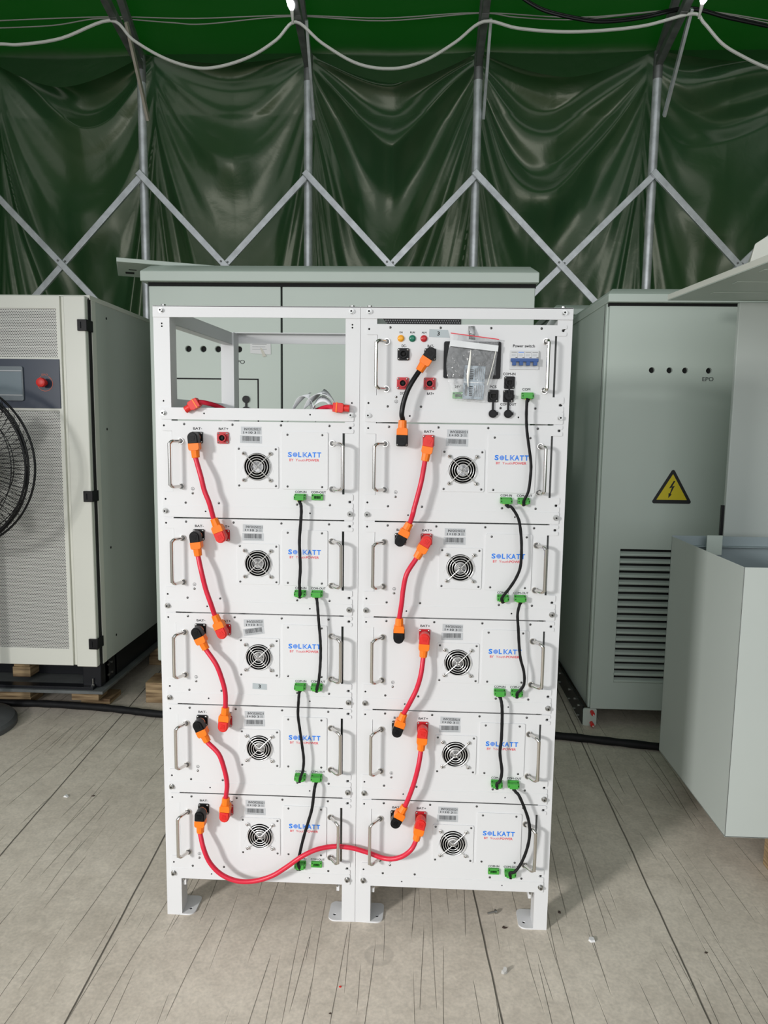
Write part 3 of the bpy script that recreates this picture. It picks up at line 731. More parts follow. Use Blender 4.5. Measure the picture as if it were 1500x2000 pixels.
def barcode_mesh():
    mb = MB(); rnd = random.Random(4)
    mb.prism(rrect(-0.0275, -0.0098, 0.0275, 0.0098, 0.001), -0.0002, 0, STICK)
    x = -0.0225
    while x < 0.0225:
        w = rnd.choice((0.0004, 0.0007, 0.0011)); mb.add([(x, -0.0004, -0.0038), (x+w, -0.0004, -0.0038), (x+w, -0.0004, 0.0078), (x, -0.0004, 0.0078)], [(0, 1, 2, 3)], INK); x += w+rnd.choice((0.0004, 0.0006, 0.001))
    for k in range(18): mb.add([(-0.022+k*0.0025, -0.0004, -0.0072), (-0.0204+k*0.0025, -0.0004, -0.0072), (-0.0204+k*0.0025, -0.0004, -0.0056), (-0.022+k*0.0025, -0.0004, -0.0056)], [(0, 1, 2, 3)], GINK)
    return mb.mesh('barcode_label')
def case_mesh(h, x1=0.464):
    def f():
        mb = MB(); mb.box(0.049, x1, 0.040, 0.45, -h+0.006, -0.004, WHITE); mb.box(0.049, 0.051, 0.0005, 0.040, -h+0.006, -0.004, WHITE); mb.box(x1-0.002, x1, 0.0005, 0.040, -h+0.006, -0.004, WHITE); return mb.mesh('case')
    return cached(('case', h), f)
ord_ = ['top', 'second', 'third', 'fourth', 'bottom']
tilt = {(0, 0): 0, (0, 1): -0.03, (0, 2): 0.03, (0, 3): 0.01, (0, 4): 0.0, (1, 0): 0.0, (1, 1): 0, (1, 2): -0.02, (1, 3): -0.03, (1, 4): -0.02}
btilt = {(0, 0): -0.02, (0, 1): 0.0, (0, 2): 0.16, (0, 3): 0.02, (0, 4): 0.0, (1, 0): -0.02, (1, 1): 0, (1, 2): 0.02, (1, 3): 0.02, (1, 4): 0}
leanR = {(0, 0): 0.029, (0, 1): 0.027, (0, 2): 0.027, (0, 3): 0.028, (0, 4): 0.024, (1, 0): 0.008, (1, 1): 0.018, (1, 2): 0.021, (1, 3): 0.020, (1, 4): 0.021}
extra = {(0, 0): 'white, its red socket still open', (0, 1): 'white, one black cord crossing its logo', (0, 2): 'grey number 3 sticker low on its panel',
         (0, 3): 'black cord ending at its left green plug', (0, 4): 'long red cable sagging from its black socket', (1, 0): 'short black power cable plugged into it',
         (1, 1): 'black cord bowing across its logo', (1, 2): 'black cord over the end of its logo', (1, 3): 'black cord straight down through its logo', (1, 4): 'black cord looping over its right handle'}
DX = {0: 0.0, 1: 0.0}
for rk in (0, 1):
    for row in range(5):
        zt = SCZ[row]-0.019; x0 = RACKX[rk]
        t = thing('battery_module', f"{ord_[row]} battery module of the {'left' if rk == 0 else 'right'} rack, {extra[(rk, row)]}", 'battery module', (x0, -0.0002, zt), 'white battery modules in the two racks')
        link('front_panel', cached('panel', module_panel), t, 0.0004)
        link('case', case_mesh(0.2135), t)
        link('lettering', cached('modtext', lambda: lettering([('BAT-', 0.107, -0.0185, 0.0225, 0.0058), ('BAT+', 0.1725, -0.0185, 0.0245, 0.0058),
             ('COM-IN', 0.3665, -0.1735, 0.0285, 0.0058), ('COM-OUT', 0.4115, -0.1735, 0.0375, 0.0058)])), t)
        for x, z in ((0.073, -.008), (0.195, -.008), (0.317, -.008), (0.438, -.008), (0.073, -.2055), (0.158, -.2055), (0.357, -.2055), (0.440, -.2055)):
            link('screw', screw_mesh(), t, 0, (x, -0.002, z))
        link('earth_screw', screw_mesh(0.0034, 0.0022, ZINC), t, 0, (0.0915, -0.002, -0.1815))
        add_handle(t, 0.064, -0.050, -0.018 if rk == 0 else -0.025)
        add_handle(t, 0.4455, -0.051, leanR[(rk, row)])
        add_socket(t, 0.106, -0.041, BLACK); add_socket(t, 0.1712, -0.041, REDS)
        link('terminal_socket', com_socket_mesh(), t, 0, (0.366, -0.002, -0.1855)); link('terminal_socket', com_socket_mesh(), t, 0, (0.409, -0.002, -0.1855))
        o = link('fan_plate', cached('fanplate', fan_plate_mesh), t, 0.0005, (0.2575, -0.002, -0.1135))
        for a in (-0.0465, 0.0465):
            for b in (-0.046, 0.046): link('screw', screw_mesh(0.003, 0.0014, SCREWD), o, 0, (a, -0.0022, b))
        o = link('fan_rotor', cached('rotor', rotor_mesh), t, 0, (0.2575, -0.001, -0.112), rot=(0, 0.4*row+rk, 0))
        link('hub_sticker', cached('hub', hub_mesh), o, label='silver sticker on the fan hub')
        o = link('fan_grille', cached('grille', grille_mesh), t, 0, (0.2575, -0.0042, -0.112))
        for k in range(4):
            a = math.pi/4+k*math.pi/2; link('screw', screw_mesh(0.0040, 0.0045, CHROME), o, 0, (0.0472*math.cos(a), -0.004, 0.0472*math.sin(a)))
        o = link('cover_plate', cached('cover', cover_mesh), t, 0.0005, (0.377, -0.002, -0.0955))
        for a in (-0.0435, 0.0435):
            for b in (-0.0645, 0.0645): link('screw', screw_mesh(0.003, 0.0014, SCREWD), o, 0, (a, -0.0025, b))
        link('logo', cached('logo', logo_mesh), o, label='blue and red company logo')
        link('date_label', cached('code', code_label_mesh), t, 0, (0.2425+0.002*(rk == 0)*(row > 0), -0.0021, -0.0220), rot=(0, -tilt[(rk, row)], 0), label='silver date label')
        link('barcode_label', cached('barc', barcode_mesh), t, 0, (0.2415+0.003*(rk == 0)*(row > 0), -0.0021, -0.0440), rot=(0, -btilt[(rk, row)], 0), label='silver barcode label')
# grey number stickers (one on a module, one on the screen unit)
def number_sticker(x, y, z, w, h, cut, rot, lab):
    mb = MB(); P = [(-w/2, -h/2), (w/2+cut, -h/2), (w/2, h/2), (-w/2, h/2)]
    mb.prism(P, -0.0003, 0, STICK2); mb.text('3', 0, 0, 0.0062, 0.0098, INK, -0.0005, 0.02)
    o = mb.build('number_sticker'); o.location = (x, y, z); o.rotation_euler = (0, rot, 0); tag(o, lab, 'sticker', 'grey stickers with a number 3')
number_sticker(0.2585, -0.0024, SCZ[2]-0.019-0.191, 0.037, 0.0155, 0.001, 0.045, 'small grey sticker with a 3 on the third battery module of the left rack')

# ---------------------------------------------------------------- screen and switch unit, top of the right rack
ZC = 1.576; HC = 0.207
t = thing('control_unit', 'white control unit with a black touch screen, coloured lamps and blue power switch', 'control unit', (0.513, -0.0002, ZC))
mb = MB(); mb.prism(panel_outline(HC), -0.002, 0.0, WHITE, holes=[circ(0.0215, -0.0120, 0.0026, 10), circ(0.0215, -HC+0.0165, 0.0026, 10)])
for x, z in ((0.4905, -0.0125), (0.4905, -HC+0.0165), (0.0215, -0.012), (0.0215, -HC+0.0165)): mb.cyl((x, -0.0003, z), (x, 0.0005, z), 0.0030, DARK, n=12)
ground_mark(mb, 0.090, -0.186); mb.build('front_panel', t, 0.0004)
link('case', case_mesh(HC), t)
link('lettering', lettering([('ON', 0.099, -0.0195, 0.0078, 0.0045), ('RUN', 0.127, -0.0195, 0.0115, 0.0045), ('ALM', 0.155, -0.0195, 0.0115, 0.0045),
     ('DC-', 0.107, -0.0515, 0.0115, 0.0062), ('BAT-', 0.172, -0.0515, 0.0155, 0.0062), ('DC+', 0.106, -0.1660, 0.0135, 0.0062), ('BAT+', 0.1735, -0.1660, 0.0170, 0.0062),
     ('Power switch', 0.397, -0.0495, 0.0525, 0.0070), ('COM-IN', 0.364, -0.1165, 0.0300, 0.0062), ('PCS', 0.326, -0.1480, 0.0165, 0.0062), ('COM-OUT', 0.364, -0.1895, 0.0385, 0.0062),
     ('COM', 0.4065, -0.1530, 0.0190, 0.0062), ('24V', 0.2395, -0.1480, 0.0135, 0.0062)]), t)
for x, z in ((0.073, -.008), (0.195, -.008), (0.317, -.008), (0.438, -.008), (0.069, -.198), (0.151, -.198), (0.3455, -.199), (0.430, -.199)): link('screw', screw_mesh(), t, 0, (x, -0.002, z))
link('earth_screw', screw_mesh(0.0034, 0.0022, ZINC), t, 0, (0.0895, -0.002, -0.175))
add_handle(t, 0.065, -0.042, -0.024); add_handle(t, 0.4495, -0.039, 0.001, 0.117)
for x, m, lb in ((0.099, AMBER, 'amber ON lamp'), (0.127, LGREEN, 'green RUN lamp'), (0.155, LAMPR, 'red ALM lamp')):
    mb = MB(); mb.cyl((0, 0, 0), (0, -0.0015, 0), 0.0084, m, n=24); mb.cyl((0, -0.0015, 0), (0, -0.0055, 0), 0.0072, m, 0.0062, n=24); mb.dome((0, -0.0055, 0), 0.0062, 0.0012, m, n=24)
    mb.build('indicator_lamp', t, 0.0003, loc=(x, -0.002, -0.034), label=lb)
for x, z, c_ in ((0.106, -0.072, BLACK), (0.171, -0.072, BLACK), (0.1055, -0.142, REDS), (0.171, -0.142, REDS)): add_socket(t, x, z, c_)
mb = MB(); mb.prism(rrect(-0.069, -0.044, 0.069, 0.044, 0.0045), -0.006, 0, BLACK); mb.prism(rrect(-0.058, -0.036, 0.058, 0.036, 0.001), -0.0063, -0.006, SCREEN)
mb.build('touch_screen', t, 0.0006, loc=(0.273, -0.002, -0.0845), label='black touch screen')
# breaker
mb = MB(); mb.prism(rrect(-0.035, -0.0225, 0.035, 0.0225, 0.001), -0.0035, 0, BRKW); mb.box(-0.0335, 0.0335, -0.0036, -0.0035, 0.006, 0.0205, STICK)
for k in range(4):
    cx = -0.0252+k*0.0168; mb.box(cx-0.0082, cx+0.0082, -0.007, -0.0035, 0.0025, 0.0205, BRKW); mb.add([(cx-0.0065, -0.0072, 0.017), (cx+0.0065, -0.0072, 0.017), (cx+0.0065, -0.0072, 0.0185), (cx-0.0065, -0.0072, 0.0185)], [(0, 1, 2, 3)], LBLUE if k == 1 else GINK)
    mb.add([(cx-0.006, -0.0072, 0.009), (cx+0.004, -0.0072, 0.009), (cx+0.004, -0.0072, 0.0135), (cx-0.006, -0.0072, 0.0135)], [(0, 1, 2, 3)], STICK)
    mb.add([(cx-0.0005+0.004, -0.0072, 0.0045), (cx+0.008, -0.0072, 0.0045), (cx+0.008, -0.0072, 0.0056), (cx-0.0005+0.004, -0.0072, 0.0056)], [(0, 1, 2, 3)], INK)
b_ = mb.build('power_switch', t, 0.0003, loc=(0.3985, -0.002, -0.083), label='four-pole breaker with blue toggle bar')
mb = MB(); mb.box(-0.0330, 0.0330, -0.013, -0.004, -0.0050, 0.0030, BLUEBR)
for k in range(4): cx = -0.0252+k*0.0168; mb.box(cx-0.0045, cx+0.0045, -0.016, -0.006, -0.0140, -0.0045, BLUEBR)
mb.build('toggle_bar', b_, 0.0006)
# network jacks
for x, z, cap in ((0.365, -0.1375, 0), (0.3635, -0.1700, 1), (0.3265, -0.1700, 1)):
    mb = MB(); mb.prism(rrect(-0.0128, -0.0150, 0.0128, 0.0150, 0.003), -0.003, 0, BLACK); mb.cyl((0, -0.003, 0), (0, -0.0085, 0), 0.0098, BLACK, n=24, caps=False)
    mb.prism(circ(0, 0, 0.0098, 24), -0.0086, -0.0080, BLACK, holes=[[(-0.0058, -0.0042), (-0.0032, -0.0042), (-0.0032, -0.0062), (0.0032, -0.0062), (0.0032, -0.0042), (0.0058, -0.0042), (0.0058, 0.0045), (-0.0058, 0.0045)]])
    mb.box(-0.007, 0.007, -0.004, -0.0032, -0.007, 0.006, DARK)
    o = mb.build('network_jack', t, 0.0003, loc=(x, -0.002, z))
    for a, b in ((-0.0095, 0.0118), (0.0095, -0.0118)): link('screw', screw_mesh(0.0022, 0.001, ZINC), o, 0, (a, -0.003, b))
    if cap:
        mb = MB(); mb.box(-0.0024, 0.0024, -0.0055, -0.003, -0.036, -0.013, BLACK); mb.cyl((0.0, -0.0025, -0.043), (0.0, -0.009, -0.043), 0.0100, BLACK, n=24); mb.cyl((0, -0.009, -0.043), (0, -0.0105, -0.043), 0.0078, BLACK, n=24)
        mb.box(0.008, 0.0130, -0.008, -0.003, -0.046, -0.039, BLACK); mb.build('dust_cap', o, 0.0004)
    if x == 0.3635:
        mb = MB(); mb.cyl((0, -0.0085, -0.001), (0, -0.013, -0.001), 0.0085, BLACK, n=20); mb.box(-0.0022, 0.0022, -0.0155, -0.0125, -0.002, 0.026, BLACK); mb.box(0.006, 0.0135, -0.012, -0.006, -0.006, 0.003, BLACK); mb.build('plug_cap', o, 0.0005)
link('terminal_socket', com_socket_mesh(), t, 0, (0.409, -0.002, -0.1685)); link('terminal_socket', com_socket_mesh(), t, 0, (0.242, -0.002, -0.1695))
number_sticker(0.513+0.1900, -0.0024, ZC-0.0215, 0.045, 0.0185, 0.006, 0.035, 'grey cut-corner sticker with a 3 beside the touch screen')

POWER={
 'L1':((0.1105,1.2937),(0.1149,1.2455),[(0.1202,1.2326),(0.1251,1.2009),(0.1334,1.1656),(0.1454,1.1338),(0.1557,1.1018)],(0.1575,1.097),(0.1759,1.0501)),
 'L2':((0.109,1.0505),(0.115,1.0018),[(0.1197,0.9928),(0.1227,0.96),(0.1329,0.9163),(0.1451,0.8798)],(0.1547,0.8522),(0.1737,0.8066)),
 'L3':((0.1109,0.8031),(0.1319,0.761),[(0.1394,0.7531),(0.1556,0.7235),(0.1698,0.6861),(0.1785,0.6485)],(0.1776,0.6121),(0.1723,0.5591)),
 'L4':((0.1123,0.5616),(0.1329,0.5186),[(0.1413,0.5156),(0.1595,0.4833),(0.1739,0.441),(0.1802,0.402)],(0.176,0.369),(0.1729,0.3161)),
 'LONG':((0.1112,0.3158),(0.1098,0.2668),[(0.1115,0.2568),(0.1158,0.2209),(0.1324,0.1813),(0.1624,0.1502),(0.2042,0.1338),(0.25,0.1357),(0.2958,0.1518),(0.3338,0.1776),(0.3716,0.2073),(0.4092,0.2288),(0.4467,0.2395),(0.4767,0.2415),(0.5067,0.2387),(0.5232,0.2348),(0.5539,0.2259),(0.5846,0.2149),(0.6114,0.2127),(0.638,0.2211),(0.6605,0.2404)],(0.6752,0.2693),(0.6865,0.3172)),
 'R0':((0.6832,1.5004),(0.6572,1.4584),[(0.6524,1.4507),(0.6411,1.435),(0.6292,1.4106),(0.6208,1.3826),(0.6177,1.358)],(0.6178,1.3423),(0.6167,1.2926)),
 'R1':((0.6818,1.2935),(0.6738,1.2453),[(0.6724,1.2351),(0.6685,1.1993),(0.6603,1.1633),(0.6519,1.1307),(0.6493,1.118)],(0.6399,1.0948),(0.617,1.05)),
 'R2':((0.6787,1.0513),(0.6559,1.0106),[(0.6506,1.0013),(0.6367,0.9678),(0.6283,0.9269),(0.6252,0.8933)],(0.6237,0.8588),(0.6227,0.809)),
 'R3':((0.6854,0.8087),(0.6827,0.7579),[(0.6809,0.7478),(0.6762,0.7096),(0.6658,0.671),(0.6498,0.6359)],(0.6389,0.6102),(0.6228,0.5639)),
 'R4':((0.6847,0.5619),(0.6811,0.5136),[(0.6789,0.5064),(0.6751,0.4709),(0.6665,0.4311),(0.6559,0.395)],(0.645,0.3631),(0.6217,0.3188)),
}
COMM={
 'LC1':[(0.3712,1.1538),(0.3705,1.1467),(0.3712,1.1332),(0.3723,1.1154),(0.3705,1.0866),(0.3676,1.0433),(0.3686,1.0071),(0.3697,0.9708),(0.3675,0.9341),(0.3682,0.914)],
 'LC2':[(0.4131,0.9139),(0.4109,0.9021),(0.4139,0.869),(0.4169,0.8321),(0.4207,0.7875),(0.4215,0.7501),(0.4198,0.7124),(0.4162,0.6783),(0.4125,0.6661)],
 'LC3':[(0.3702,0.6713),(0.3666,0.6579),(0.3647,0.6235),(0.3635,0.5891),(0.3646,0.5859),(0.3683,0.5514),(0.3739,0.5091),(0.3783,0.4704),(0.3757,0.4391),(0.3694,0.4213)],
 'LC4':[(0.4119,0.4298),(0.4094,0.4168),(0.4057,0.3853),(0.4001,0.3378),(0.3908,0.3017),(0.3795,0.2614),(0.37,0.221),(0.3643,0.1885),(0.3631,0.1784)],
 'RC0':[(0.9168,1.4063),(0.9181,1.3969),(0.9177,1.3619),(0.92,1.3269),(0.9255,1.2917),(0.9324,1.2493),(0.9334,1.2208),(0.9297,1.1778),(0.92,1.1525)],
 'RC1':[(0.8711,1.1545),(0.8756,1.1481),(0.8884,1.1375),(0.8996,1.1233),(0.8978,1.125),(0.9092,1.1035),(0.915,1.0709),(0.9178,1.0345),(0.9168,0.9904),(0.9071,0.9607),(0.8917,0.9344),(0.8745,0.9087)],
 'RC2':[(0.9131,0.9126),(0.9128,0.9015),(0.9139,0.8679),(0.9171,0.8305),(0.9202,0.7928),(0.9252,0.7551),(0.9348,0.7211),(0.9366,0.6906),(0.9281,0.6731),(0.9211,0.6641)],
 'RC3':[(0.876,0.6708),(0.8788,0.662),(0.8828,0.6313),(0.8845,0.6004),(0.8837,0.6022),(0.8845,0.5439),(0.882,0.5046),(0.8884,0.4576),(0.8845,0.4298),(0.8773,0.4208)],
 'RC4':[(0.9181,0.4282),(0.9222,0.4172),(0.9343,0.3918),(0.9486,0.3605),(0.9611,0.3249),(0.9654,0.2889),(0.9602,0.2483),(0.9465,0.2071),(0.9304,0.1819),(0.9192,0.1766)],
}

# ---------------------------------------------------------------- cables
def power_plug(mb, c, dvec, hc, tail=None):
    # elbow plug seen from the front: round head over the socket, orange block and neck along dvec
    d = Vector((dvec[0], 0, dvec[1])).normalized(); n = Vector((d.z, 0, -d.x))
    def xf(x, y, z): q = Vector((c[0], 0, c[1]))+d*z+n*x; return (q.x, y, q.z)
    mb.cyl((c[0], -0.012, c[1]), (c[0], -0.020, c[1]), 0.0112, hc, n=24)
    mb.cyl((c[0], -0.0185, c[1]), (c[0], -0.0215, c[1]), 0.0128, ORANGE, n=26)
    head = [(0.0130*math.cos(a), -0.001-0.0130*math.sin(a)) for a in [math.pi*i/14 for i in range(15)]] + [(-0.0130, 0.0140), (0.0130, 0.0140)]
    mb.prism(head, -0.042, -0.0215, hc, xf=xf)
    inner = [(0.0105*math.cos(a), -0.001-0.0105*math.sin(a)) for a in [math.pi*i/14 for i in range(15)]] + [(-0.0105, 0.0130), (0.0105, 0.0130)]
    mb.prism(inner, -0.0445, -0.042, hc, xf=xf)
    for k in range(4): mb.prism([(-0.0068+0.0008*k, -0.0045+k*0.0032), (0.0068-0.0008*k, -0.0045+k*0.0032), (0.0068-0.0008*k, -0.0029+k*0.0032), (-0.0068+0.0008*k, -0.0029+k*0.0032)][::1], -0.0458, -0.0445, hc, xf=xf)
def boot(mb, c, dvec):
    d = Vector((dvec[0], 0, dvec[1])).normalized(); n = Vector((d.z, 0, -d.x))
    def xf(x, y, z): q = Vector((c[0], 0, c[1]))+d*z+n*x; return (q.x, y, q.z)
    blk = [(-0.0135, 0.0135), (0.0135, 0.0135), (0.0135, 0.0270), (0.0108, 0.0310), (-0.0108, 0.0310), (-0.0135, 0.0270)]
    mb.prism(blk, -0.0435, -0.0205, ORANGE, xf=xf)
    mb.cyl(xf(0, -0.032, 0.030), xf(0, -0.032, 0.0495), 0.0108, ORANGE, 0.0098, n=10)
def sock(rk, row, kind):
    x = RACKX[rk]+(0.106 if kind == '-' else 0.1712)
    return (x, SCZ[row]-0.019-0.041) if row >= 0 else (0.513+0.171, ZC-0.072)
PC = {'L1': ((0, 0, '-'), (0, 1, '+'), 'first and second modules of the left rack'), 'L2': ((0, 1, '-'), (0, 2, '+'), 'second and third modules of the left rack'),
      'L3': ((0, 2, '-'), (0, 3, '+'), 'third and fourth modules of the left rack'), 'L4': ((0, 3, '-'), (0, 4, '+'), 'fourth and bottom modules of the left rack'),
      'LONG': ((0, 4, '-'), (1, 4, '+'), ''), 'R0': ((1, -1, '-'), (1, 0, '-'), ''), 'R1': ((1, 0, '+'), (1, 1, '-'), 'first and second modules of the right rack'),
      'R2': ((1, 1, '+'), (1, 2, '-'), 'second and third modules of the right rack'), 'R3': ((1, 2, '+'), (1, 3, '-'), 'third and fourth modules of the right rack'),
      'R4': ((1, 3, '+'), (1, 4, '-'), 'fourth and bottom modules of the right rack')}
for k, (s1, s2, words) in PC.items():
    a, b, mid, d, e = POWER[k]
    lab = {'LONG': 'long red battery cable sagging from the left rack across to the right one', 'R0': 'short black battery cable with orange boots below the switch unit'}.get(k, 'red battery cable with orange boots joining the '+words)
    c0 = sock(*s1); c1 = sock(*s2); t = thing('battery_cable', lab, 'cable', (c0[0], -0.03, c0[1]), 'battery cables with orange boots')
    inv = Matrix.Translation((-c0[0], 0.03, -c0[1]))
    def fin(mb, name, lb=None):
        mb.v = [tuple(inv @ Vector(v)) for v in mb.v]; mb.build(name, t, 0.0010, label=lb)
    v0 = (b[0]-a[0], b[1]-a[1]); v1 = (d[0]-e[0], d[1]-e[1])
    ends = []
    for c_, v, s in ((c0, v0, s1), (c1, v1, s2)):
        hc = BLACK if s[2] == '-' else REDP
        mb = MB(); power_plug(mb, c_, v, hc); fin(mb, 'plug_head', 'black plug head' if hc is BLACK else 'red plug head')
        mb = MB(); boot(mb, c_, v); fin(mb, 'boot', 'orange boot')
        l = math.hypot(*v); u = (v[0]/l, v[1]/l); ends.append(((c_[0]+u[0]*0.042, -0.032, c_[1]+u[1]*0.042), (c_[0]+u[0]*0.052, -0.033, c_[1]+u[1]*0.052)))
    P = [ends[0][0], ends[0][1]]
    for x, z in mid:
        if math.hypot(x-ends[0][1][0], z-ends[0][1][2]) < 0.02 and k != 'LONG': continue
        y = -0.042
        if k == 'LONG':
            q = max(0.0, abs(x-0.5125)-0.045); y = -0.044+0.0225*math.exp(-(q/0.06)**2)      # tucked behind both pull handles
            w_ = (y+1.78564)/(-0.042+1.78564); x = 0.65155+(x-0.65155)*w_; z = 1.32809+(z-1.32809)*w_
        if math.hypot(x-P[-1][0], z-P[-1][2]) > 0.009 and math.hypot(x-ends[1][1][0], z-ends[1][1][2]) > 0.009: P.append((x, y, z))
    P += [ends[1][1], ends[1][0]]
    mb = MB(); mb.tube(P, 0.0062, BLKC if k == 'R0' else REDC, n=14, smooth=6); fin(mb, 'cable_jacket', 'black jacket' if k == 'R0' else 'red jacket')

CC = {'LC1': ((0, 0, 0), (0, 1, 0), 'black cord from the first to the second left module, crossing the second logo'),
      'LC2': ((0, 1, 1), (0, 2, 1), 'black cord from second to third left module, touching the third logo end'),
      'LC3': ((0, 2, 0), (0, 3, 0), 'black cord from the third to the fourth left module, crossing the fourth logo'),
      'LC4': ((0, 3, 1), (0, 4, 0), 'black cord slanting left down to the bottom left module'),
      'RC0': ((1, -1, 0), (1, 0, 1), 'black cord from the control unit down the right side of the top right module'),
      'RC1': ((1, 0, 0), (1, 1, 0), 'black cord bowing right between the first and second right modules'),
      'RC2': ((1, 1, 1), (1, 2, 1), 'black cord from second to third right module, over the third logo end'),
      'RC3': ((1, 2, 0), (1, 3, 0), 'nearly straight black cord from the third to the fourth right module'),
      'RC4': ((1, 3, 1), (1, 4, 1), 'black cord curving out over the right handle of the bottom right module')}
def com_plug(mb, x, z):
    mb.box(x-0.0105, x+0.0105, -0.022, -0.0085, z-0.0075, z+0.0052, GREEN)
    for s in (-1, 1):
        mb.box(x+s*0.0125-0.0022, x+s*0.0125+0.0022, -0.019, -0.0085, z-0.0065, z+0.004, GREEN); mb.cyl((x+s*0.0125, -0.019, z-0.001), (x+s*0.0125, -0.0195, z-0.001), 0.0015, DARK, n=8)
    for k in range(4): mb.cyl((x-0.0066+k*0.0044, -0.015, z-0.0065), (x-0.0052+k*0.0035, -0.016, z-0.0105), 0.0010, YELW, n=6)
for k, (s1, s2, lab) in CC.items():
    t = None; P = [(x, -0.030, z) for x, z in COMM[k]]
    cs = []
    for rk, row, p in (s1, s2):
        cs.append((RACKX[rk]+(0.366 if p == 0 else 0.409), SCZ[row]-0.019-0.1855) if row >= 0 else (0.513+0.409, ZC-0.1685))
    t = thing('signal_cable', lab, 'cable', (cs[0][0], -0.022, cs[0][1]), 'thin black cords with green plugs')
    inv = Matrix.Translation((-cs[0][0], 0.022, -cs[0][1]))
    def fin(mb, name, lb=None, bev=0.0):
        mb.v = [tuple(inv @ Vector(v)) for v in mb.v]; mb.build(name, t, bev, label=lb)
    for c_ in cs: mb = MB(); com_plug(mb, *c_); fin(mb, 'terminal_plug', 'green terminal plug', 0.0004)
    A = [(cs[0][0], -0.017, cs[0][1]-0.009)]; B = [(cs[1][0], -0.017, cs[1][1]-0.009)]
    mid = [p for p in P[1:-1] if abs(p[2]-cs[0][1]) > 0.010 and math.hypot(p[0]-cs[1][0], p[2]-cs[1][1]) > 0.013]
    clean = []
    for p in mid:
        if not clean or math.hypot(p[0]-clean[-1][0], p[2]-clean[-1][2]) > 0.008: clean.append(p)
    mb = MB(); pts = A+[(cs[0][0]*0.6+clean[0][0]*0.4, -0.024, cs[0][1]-0.014)] + clean
    if P[-1][0] is not None: pts += [(P[-1][0], -0.027, P[-1][2])] + B
    mb.tube(pts, 0.0040, RUBBER, n=8, smooth=6, flat=0.8, rfun=lambda q: 1+0.35*max(0, 1-q*14)+0.35*max(0, 1-(1-q)*14)+0.05*math.sin(q*90))
    fin(mb, 'cord', 'black heat-shrink cord')

# loose red plugs resting on the top cross bar of the left rack ------------
def loose_plug(x, z, ang, tail, lab):
    t = thing('loose_plug', lab, 'plug', (x, -0.012, z), 'loose red plugs on the left rack', rot=(0, -ang, 0))
    mb = MB(); mb.prism([(-0.014, -0.011), (0.008, -0.012), (0.013, -0.009), (0.013, 0.009), (0.008, 0.012), (-0.014, 0.011)], -0.012, 0.010, REDP); mb.build('plug_body', t, 0.0012)
    mb = MB(); mb.prism([(-0.006, -0.0125), (-0.0030, -0.0125), (-0.0030, 0.0125), (-0.006, 0.0125)], -0.0128, 0.0108, ORANGE); mb.build('seal_ring', t, 0.0004, label='orange ring')
    mb = MB(); mb.cyl((0.012, -0.001, 0), (0.0265, -0.001, 0), 0.0088, REDP, n=16); mb.build('plug_nose', t, 0.0005)
    R_ = Matrix.Rotation(ang, 3, 'Y'); mb = MB(); mb.tube([(-0.012, 0, 0)]+[tuple(R_ @ Vector(q)) for q in tail], 0.0058, REDC, n=12, smooth=5); mb.build('cable_end', t)
loose_plug(0.1030, 1.3765, math.radians(212), [(0.028, 0.012, 0.004), (0.05, 0.04, -0.004), (0.08, 0.075, -0.022)], 'loose red plug hanging over the left rack bar, at its left end')
loose_plug(0.4620, 1.3730, math.radians(-4), [(-0.030, 0.02, 0.002), (-0.055, 0.045, -0.004), (-0.085, 0.07, -0.016)], 'loose red plug on the left rack bar beside the right post')

# crumpled plastic label strip on top of the first left module -------------
def strip(name, path, wid, m, lab, cat):
    P = catmull([Vector(p) for p in path], 6); vs = []; fs = []
    for i, p in enumerate(P):
        q = i/(len(P)-1); w = Vector((0.25*math.sin(q*5), 1.0, 0.25*math.cos(q*7))).normalized()*wid/2
        vs += [p-w, p+w]
    for i in range(len(P)-1): fs.append((2*i, 2*i+1, 2*i+3, 2*i+2))
    mb = MB(); mb.add(vs, fs, m); o = mb.build(name, ); so = o.modifiers.new('thickness', 'SOLIDIFY'); so.thickness = 0.0006; tag(o, lab, cat); return o
PLAST = mat('milky_plastic_strip', (0.78, 0.80, 0.82), 0.3)
y0 = 0.035
wrap = thing('crumpled_label_strip', 'crumpled milky plastic strip of labels lying behind the left rack bar', 'packaging', (0.388, y0, 1.347))
def loop(pts, wid, seed, nm):
    P = catmull([Vector(p) for p in pts], 6); vs = []; fs = []
    for i, p in enumerate(P):
        q = i/(len(P)-1); w = Vector((0.45*math.sin(q*5+seed), 0.75, 0.45+0.3*math.cos(q*6+seed))).normalized()*wid/2; vs += [p-w, p+w]
    for i in range(len(P)-1): fs.append((2*i, 2*i+1, 2*i+3, 2*i+2))
    mb = MB(); mb.add(vs, fs, PLAST); me = mb.mesh(nm); o = link(nm, me, wrap); so = o.modifiers.new('thickness', 'SOLIDIFY'); so.thickness = 0.0006
    return o
loop([(-0.055, 0, 0.006), (-0.035, 0, 0.035), (-0.020, 0, 0.056), (-0.010, 0, 0.059), (-0.004, 0, 0.052), (0.002, 0, 0.030), (0.004, 0, 0.008)], 0.055, 0.3, 'folded_end')
loop([(-0.004, 0, 0.035), (0.008, 0, 0.055), (0.025, 0, 0.066), (0.040, 0, 0.062), (0.052, 0, 0.050), (0.060, 0, 0.030), (0.062, 0, 0.010)], 0.060, 1.4, 'outer_loop')
loop([(0.004, -0.012, 0.008), (0.010, -0.012, 0.034), (0.024, -0.012, 0.047), (0.038, -0.012, 0.046), (0.050, -0.012, 0.034), (0.054, -0.012, 0.008)], 0.026, 2.2, 'inner_loop')
mb = MB()
for k in range(9): x = 0.030+0.0032*(k % 4); z = 0.0635-0.0052*(k//4)-0.0006*(k % 4); mb.box(x, x+0.0022, -0.024, -0.0234, z-0.003, z-0.001, INK)
